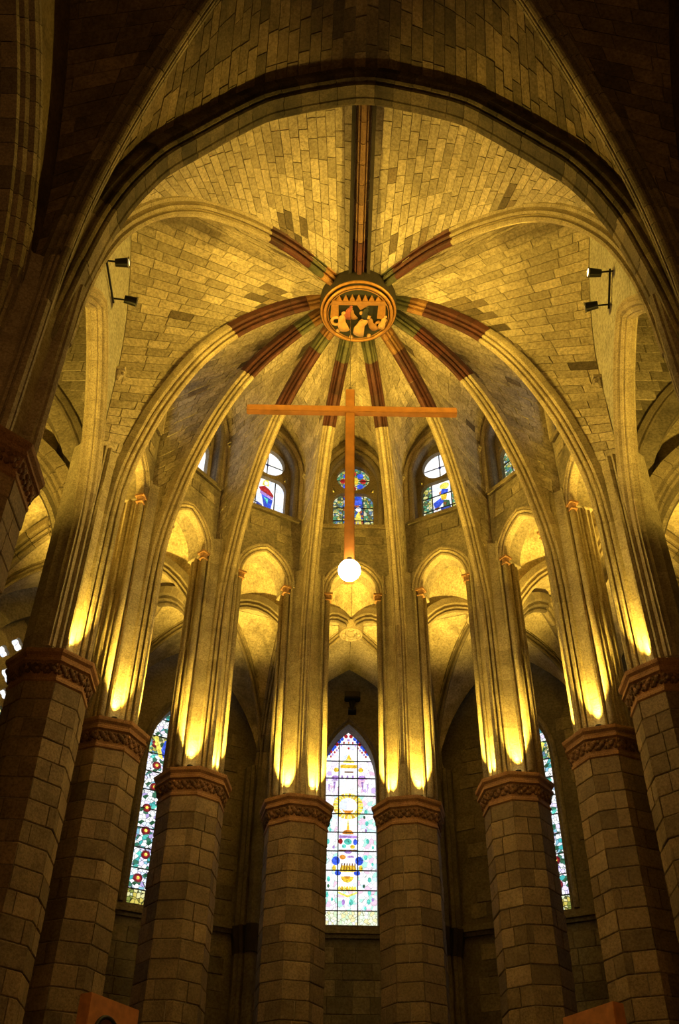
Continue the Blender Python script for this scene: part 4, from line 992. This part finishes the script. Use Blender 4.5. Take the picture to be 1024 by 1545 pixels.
# flat roof above everything keeps the sky out
struct(prism('ceiling_roof', [(-16, -6.6), (16, -6.6), (16, 36), (-16, 36)], 30.0, 30.3, 'dark mortar'))

# ------------------------------------------------------------------ hanging cross with lamp
CX, CY = -0.24, YC
cross = tag(empty('hanging_cross', Matrix.Translation((CX, CY, 16.0))), 'long thin wooden cross below the keystone, a glowing globe lamp at its foot', 'cross')
def bev_box(name, c, s, mat, parent, b=0.02):
    bm = bmesh.new(); box_bm(bm, c, s); bmesh.ops.bevel(bm, geom=list(bm.edges), offset=b, segments=2, affect='EDGES'); return bm_obj(name, bm, mat, parent)
bev_box('upright', (0, 0, 3.62), (0.26, 0.16, 6.95), 'cross wood', cross)
bev_box('crossbar', (0.05, -0.02, 6.22), (5.95, 0.20, 0.24), 'cross wood', cross)
bm = bmesh.new(); cyl_bm(bm, (0, 0, 7.09), (0, 0, 10.5), 0.012, 6); bm_obj('wire', bm, 'steel', cross)
bm = bmesh.new(); cyl_bm(bm, (0, 0, 7.05), (0, 0, 7.2), 0.05, 8); bm_obj('hook', bm, 'steel', cross)
LP = Vector((0, -0.40, 0.22))
bm = bmesh.new(); bmesh.ops.create_uvsphere(bm, u_segments=24, v_segments=16, radius=0.27, matrix=Matrix.Translation(LP)); bm_obj('lamp_globe', bm, 'lamp glass', cross, True)
bm = bmesh.new(); cyl_bm(bm, LP + Vector((0, 0, 0.24)), LP + Vector((0, 0, 0.36)), 0.07, 12); bm_obj('lamp_holder', bm, 'black metal', cross)
bm = bmesh.new(); cyl_bm(bm, LP + Vector((0, 0.02, 0.32)), LP + Vector((0, 0.36, 0.32)), 0.02, 8); bm_obj('lamp_bracket', bm, 'black metal', cross)

# ------------------------------------------------------------------ spotlights on the plaster of the side bays
def spotlight(loc, target, label, group, energy, cone=1.5, k=0.9):
    loc = Vector(loc); s = -1 if loc.x < 0 else 1
    t = tag(empty('spotlight', Matrix.Translation(loc)), label, 'spotlight', group)
    d = (Vector(target) - loc).normalized()
    bm = bmesh.new(); cyl_bm(bm, -d * 0.22 * k, d * 0.16 * k, 0.12 * k, 16, 0.15 * k); bm_obj('housing', bm, 'black metal', t, False)
    V = d.to_track_quat('Z', 'Y')
    o = torus('rim', 0.15 * k, 0.025 * k, 0, 'steel', t, 20, 6); o.matrix_local = Matrix.Translation(d * 0.165 * k) @ V.to_matrix().to_4x4()
    bm = bmesh.new(); cyl_bm(bm, d * 0.155 * k, d * 0.165 * k, 0.13 * k, 16); bm_obj('lens', bm, 'uplight glass', t)
    bm = bmesh.new(); cyl_bm(bm, (0, 0, 0), (s * (6.84 - abs(loc.x)), 0, 0.1) if loc.z > 20 else (0, 0, -0.19), 0.025, 8); bm_obj('arm', bm, 'black metal', t)
    lamp('spot_beam', 'SPOT', d * 0.22, energy, WARM, d * 5, 0.08, cone, 1.0, t)
SPOT_W = 3000
for s in (-1, 1):
    ps = [(-6.3, 15.4, 23.62), (-6.3, 16.75, 23.78)] if s < 0 else [(6.3, 15.92, 24.25), (6.3, 16.68, 23.78)]
    spotlight(ps[0], (-s * 5.0, 15.6, 24.6), 'small dark spotlight, the one further from the apse of the pair on the grey plaster', 'spotlights on the side walls', SPOT_W)
    spotlight(ps[1], (-s * 4.6, 20.5, 24.2), 'small dark spotlight with bright rim, the one nearer the apse of the pair', 'spotlights on the side walls by the apse', SPOT_W)
    bm = bmesh.new(); cyl_bm(bm, (s * 6.78, ps[0][1], ps[0][2] + 0.2), (s * 6.78, ps[1][1], ps[1][2] - 0.1), 0.03, 8)
    tag(bm_obj('mounting_rail', bm, 'black metal'), 'thin black rail on the grey plaster between two spotlights', 'rail', 'spotlight rails')
# added floodlights, hidden on the thick columns' capitals to brighten the conch of the apse
for s in (-1, 1):
    spotlight((s * 6.46, 13.42, 13.62), (-s * 2.2, 24.2, 25.5), 'added black floodlight hidden on the capital of the thick column', 'added floodlights on the thick columns', 5000, 0.75, 0.7)
# floodlight above the central lancet
fl = tag(empty('floodlight', Matrix.Translation((0.12, YC + R2 - 0.35, 20.6))), 'black floodlight on a bracket above the central stained glass lancet', 'floodlight')
bev_box('housing', (0, -0.15, 0.35), (0.60, 0.35, 0.30), 'black metal', fl, 0.03)
bm = bmesh.new(); cyl_bm(bm, (0, 0.0, -0.15), (0, -0.05, 0.2), 0.06, 8, 0.14); bm_obj('bracket', bm, 'black metal', fl)
bm = bmesh.new(); box_bm(bm, (0, 0.15, -0.1), (0.3, 0.4, 0.10)); bm_obj('base_plate', bm, 'black metal', fl)
bm = bmesh.new(); box_bm(bm, (0, -0.335, 0.36), (0.5, 0.02, 0.22)); bm_obj('lens', bm, 'soot', fl)

# lamps of the ambulatory, standing on the backs of the capitals
AMB_W = 3000
for i in range(7):
    p = polar((i - 3) * STEP, 7.9, 17.2)
    lamp('ambulatory_lamp', 'SPOT', p, AMB_W, (1.0, 0.64, 0.09), polar((i - 3) * STEP, 8.9, 22), 0.15, 1.5, 1.0)
for s in (-1, 1):
    lamp('aisle_fill', 'SPOT', (s * 9.6, 13.6, 15.5), 2600, (1.0, 0.64, 0.09), (s * 8.9, 19.0, 24.5), 0.15, 1.7, 0.9)  # unseen fill light added to brighten the wall over the ambulatory entrance

# ------------------------------------------------------------------ orange wooden loudspeakers low between the columns
for s in (-1, 1):
    c = Vector((-4.02, 17.43, 0)) if s < 0 else Vector((3.66, 17.5, 0))
    yaw = math.radians(59) * -s
    M = Matrix.Translation((c.x, c.y, 0)) @ Matrix.Rotation(yaw, 4, 'Z')
    t = tag(empty('loudspeaker', M), 'tall orange wooden loudspeaker panel with a round dark cone opening', 'loudspeaker', 'orange loudspeakers')
    bev_box('cabinet', (0, 0.12, 5.0), (1.2, 0.24, 2.3), 'orange wood', t, 0.01)
    o = torus('cone_rim', 0.27, 0.035, 0, 'speaker rim', t, 28, 8); o.matrix_local = Matrix.Translation((0.14 * s, -0.005, 5.6)) @ Matrix.Rotation(PI / 2, 4, 'X')
    bm = bmesh.new(); cyl_bm(bm, (0.14 * s, -0.012, 5.6), (0.14 * s, 0.05, 5.6), 0.26, 28, 0.1); bm_obj('cone', bm, 'speaker cone', t)
    bm = bmesh.new(); cyl_bm(bm, (0, 0.12, 0.0), (0, 0.12, 4.1), 0.05, 10); bm_obj('stand_pole', bm, 'black metal', t)
    bm = bmesh.new(); cyl_bm(bm, (0, 0.12, 0.0), (0, 0.12, 0.06), 0.4, 20); bm_obj('stand_base', bm, 'black metal', t)
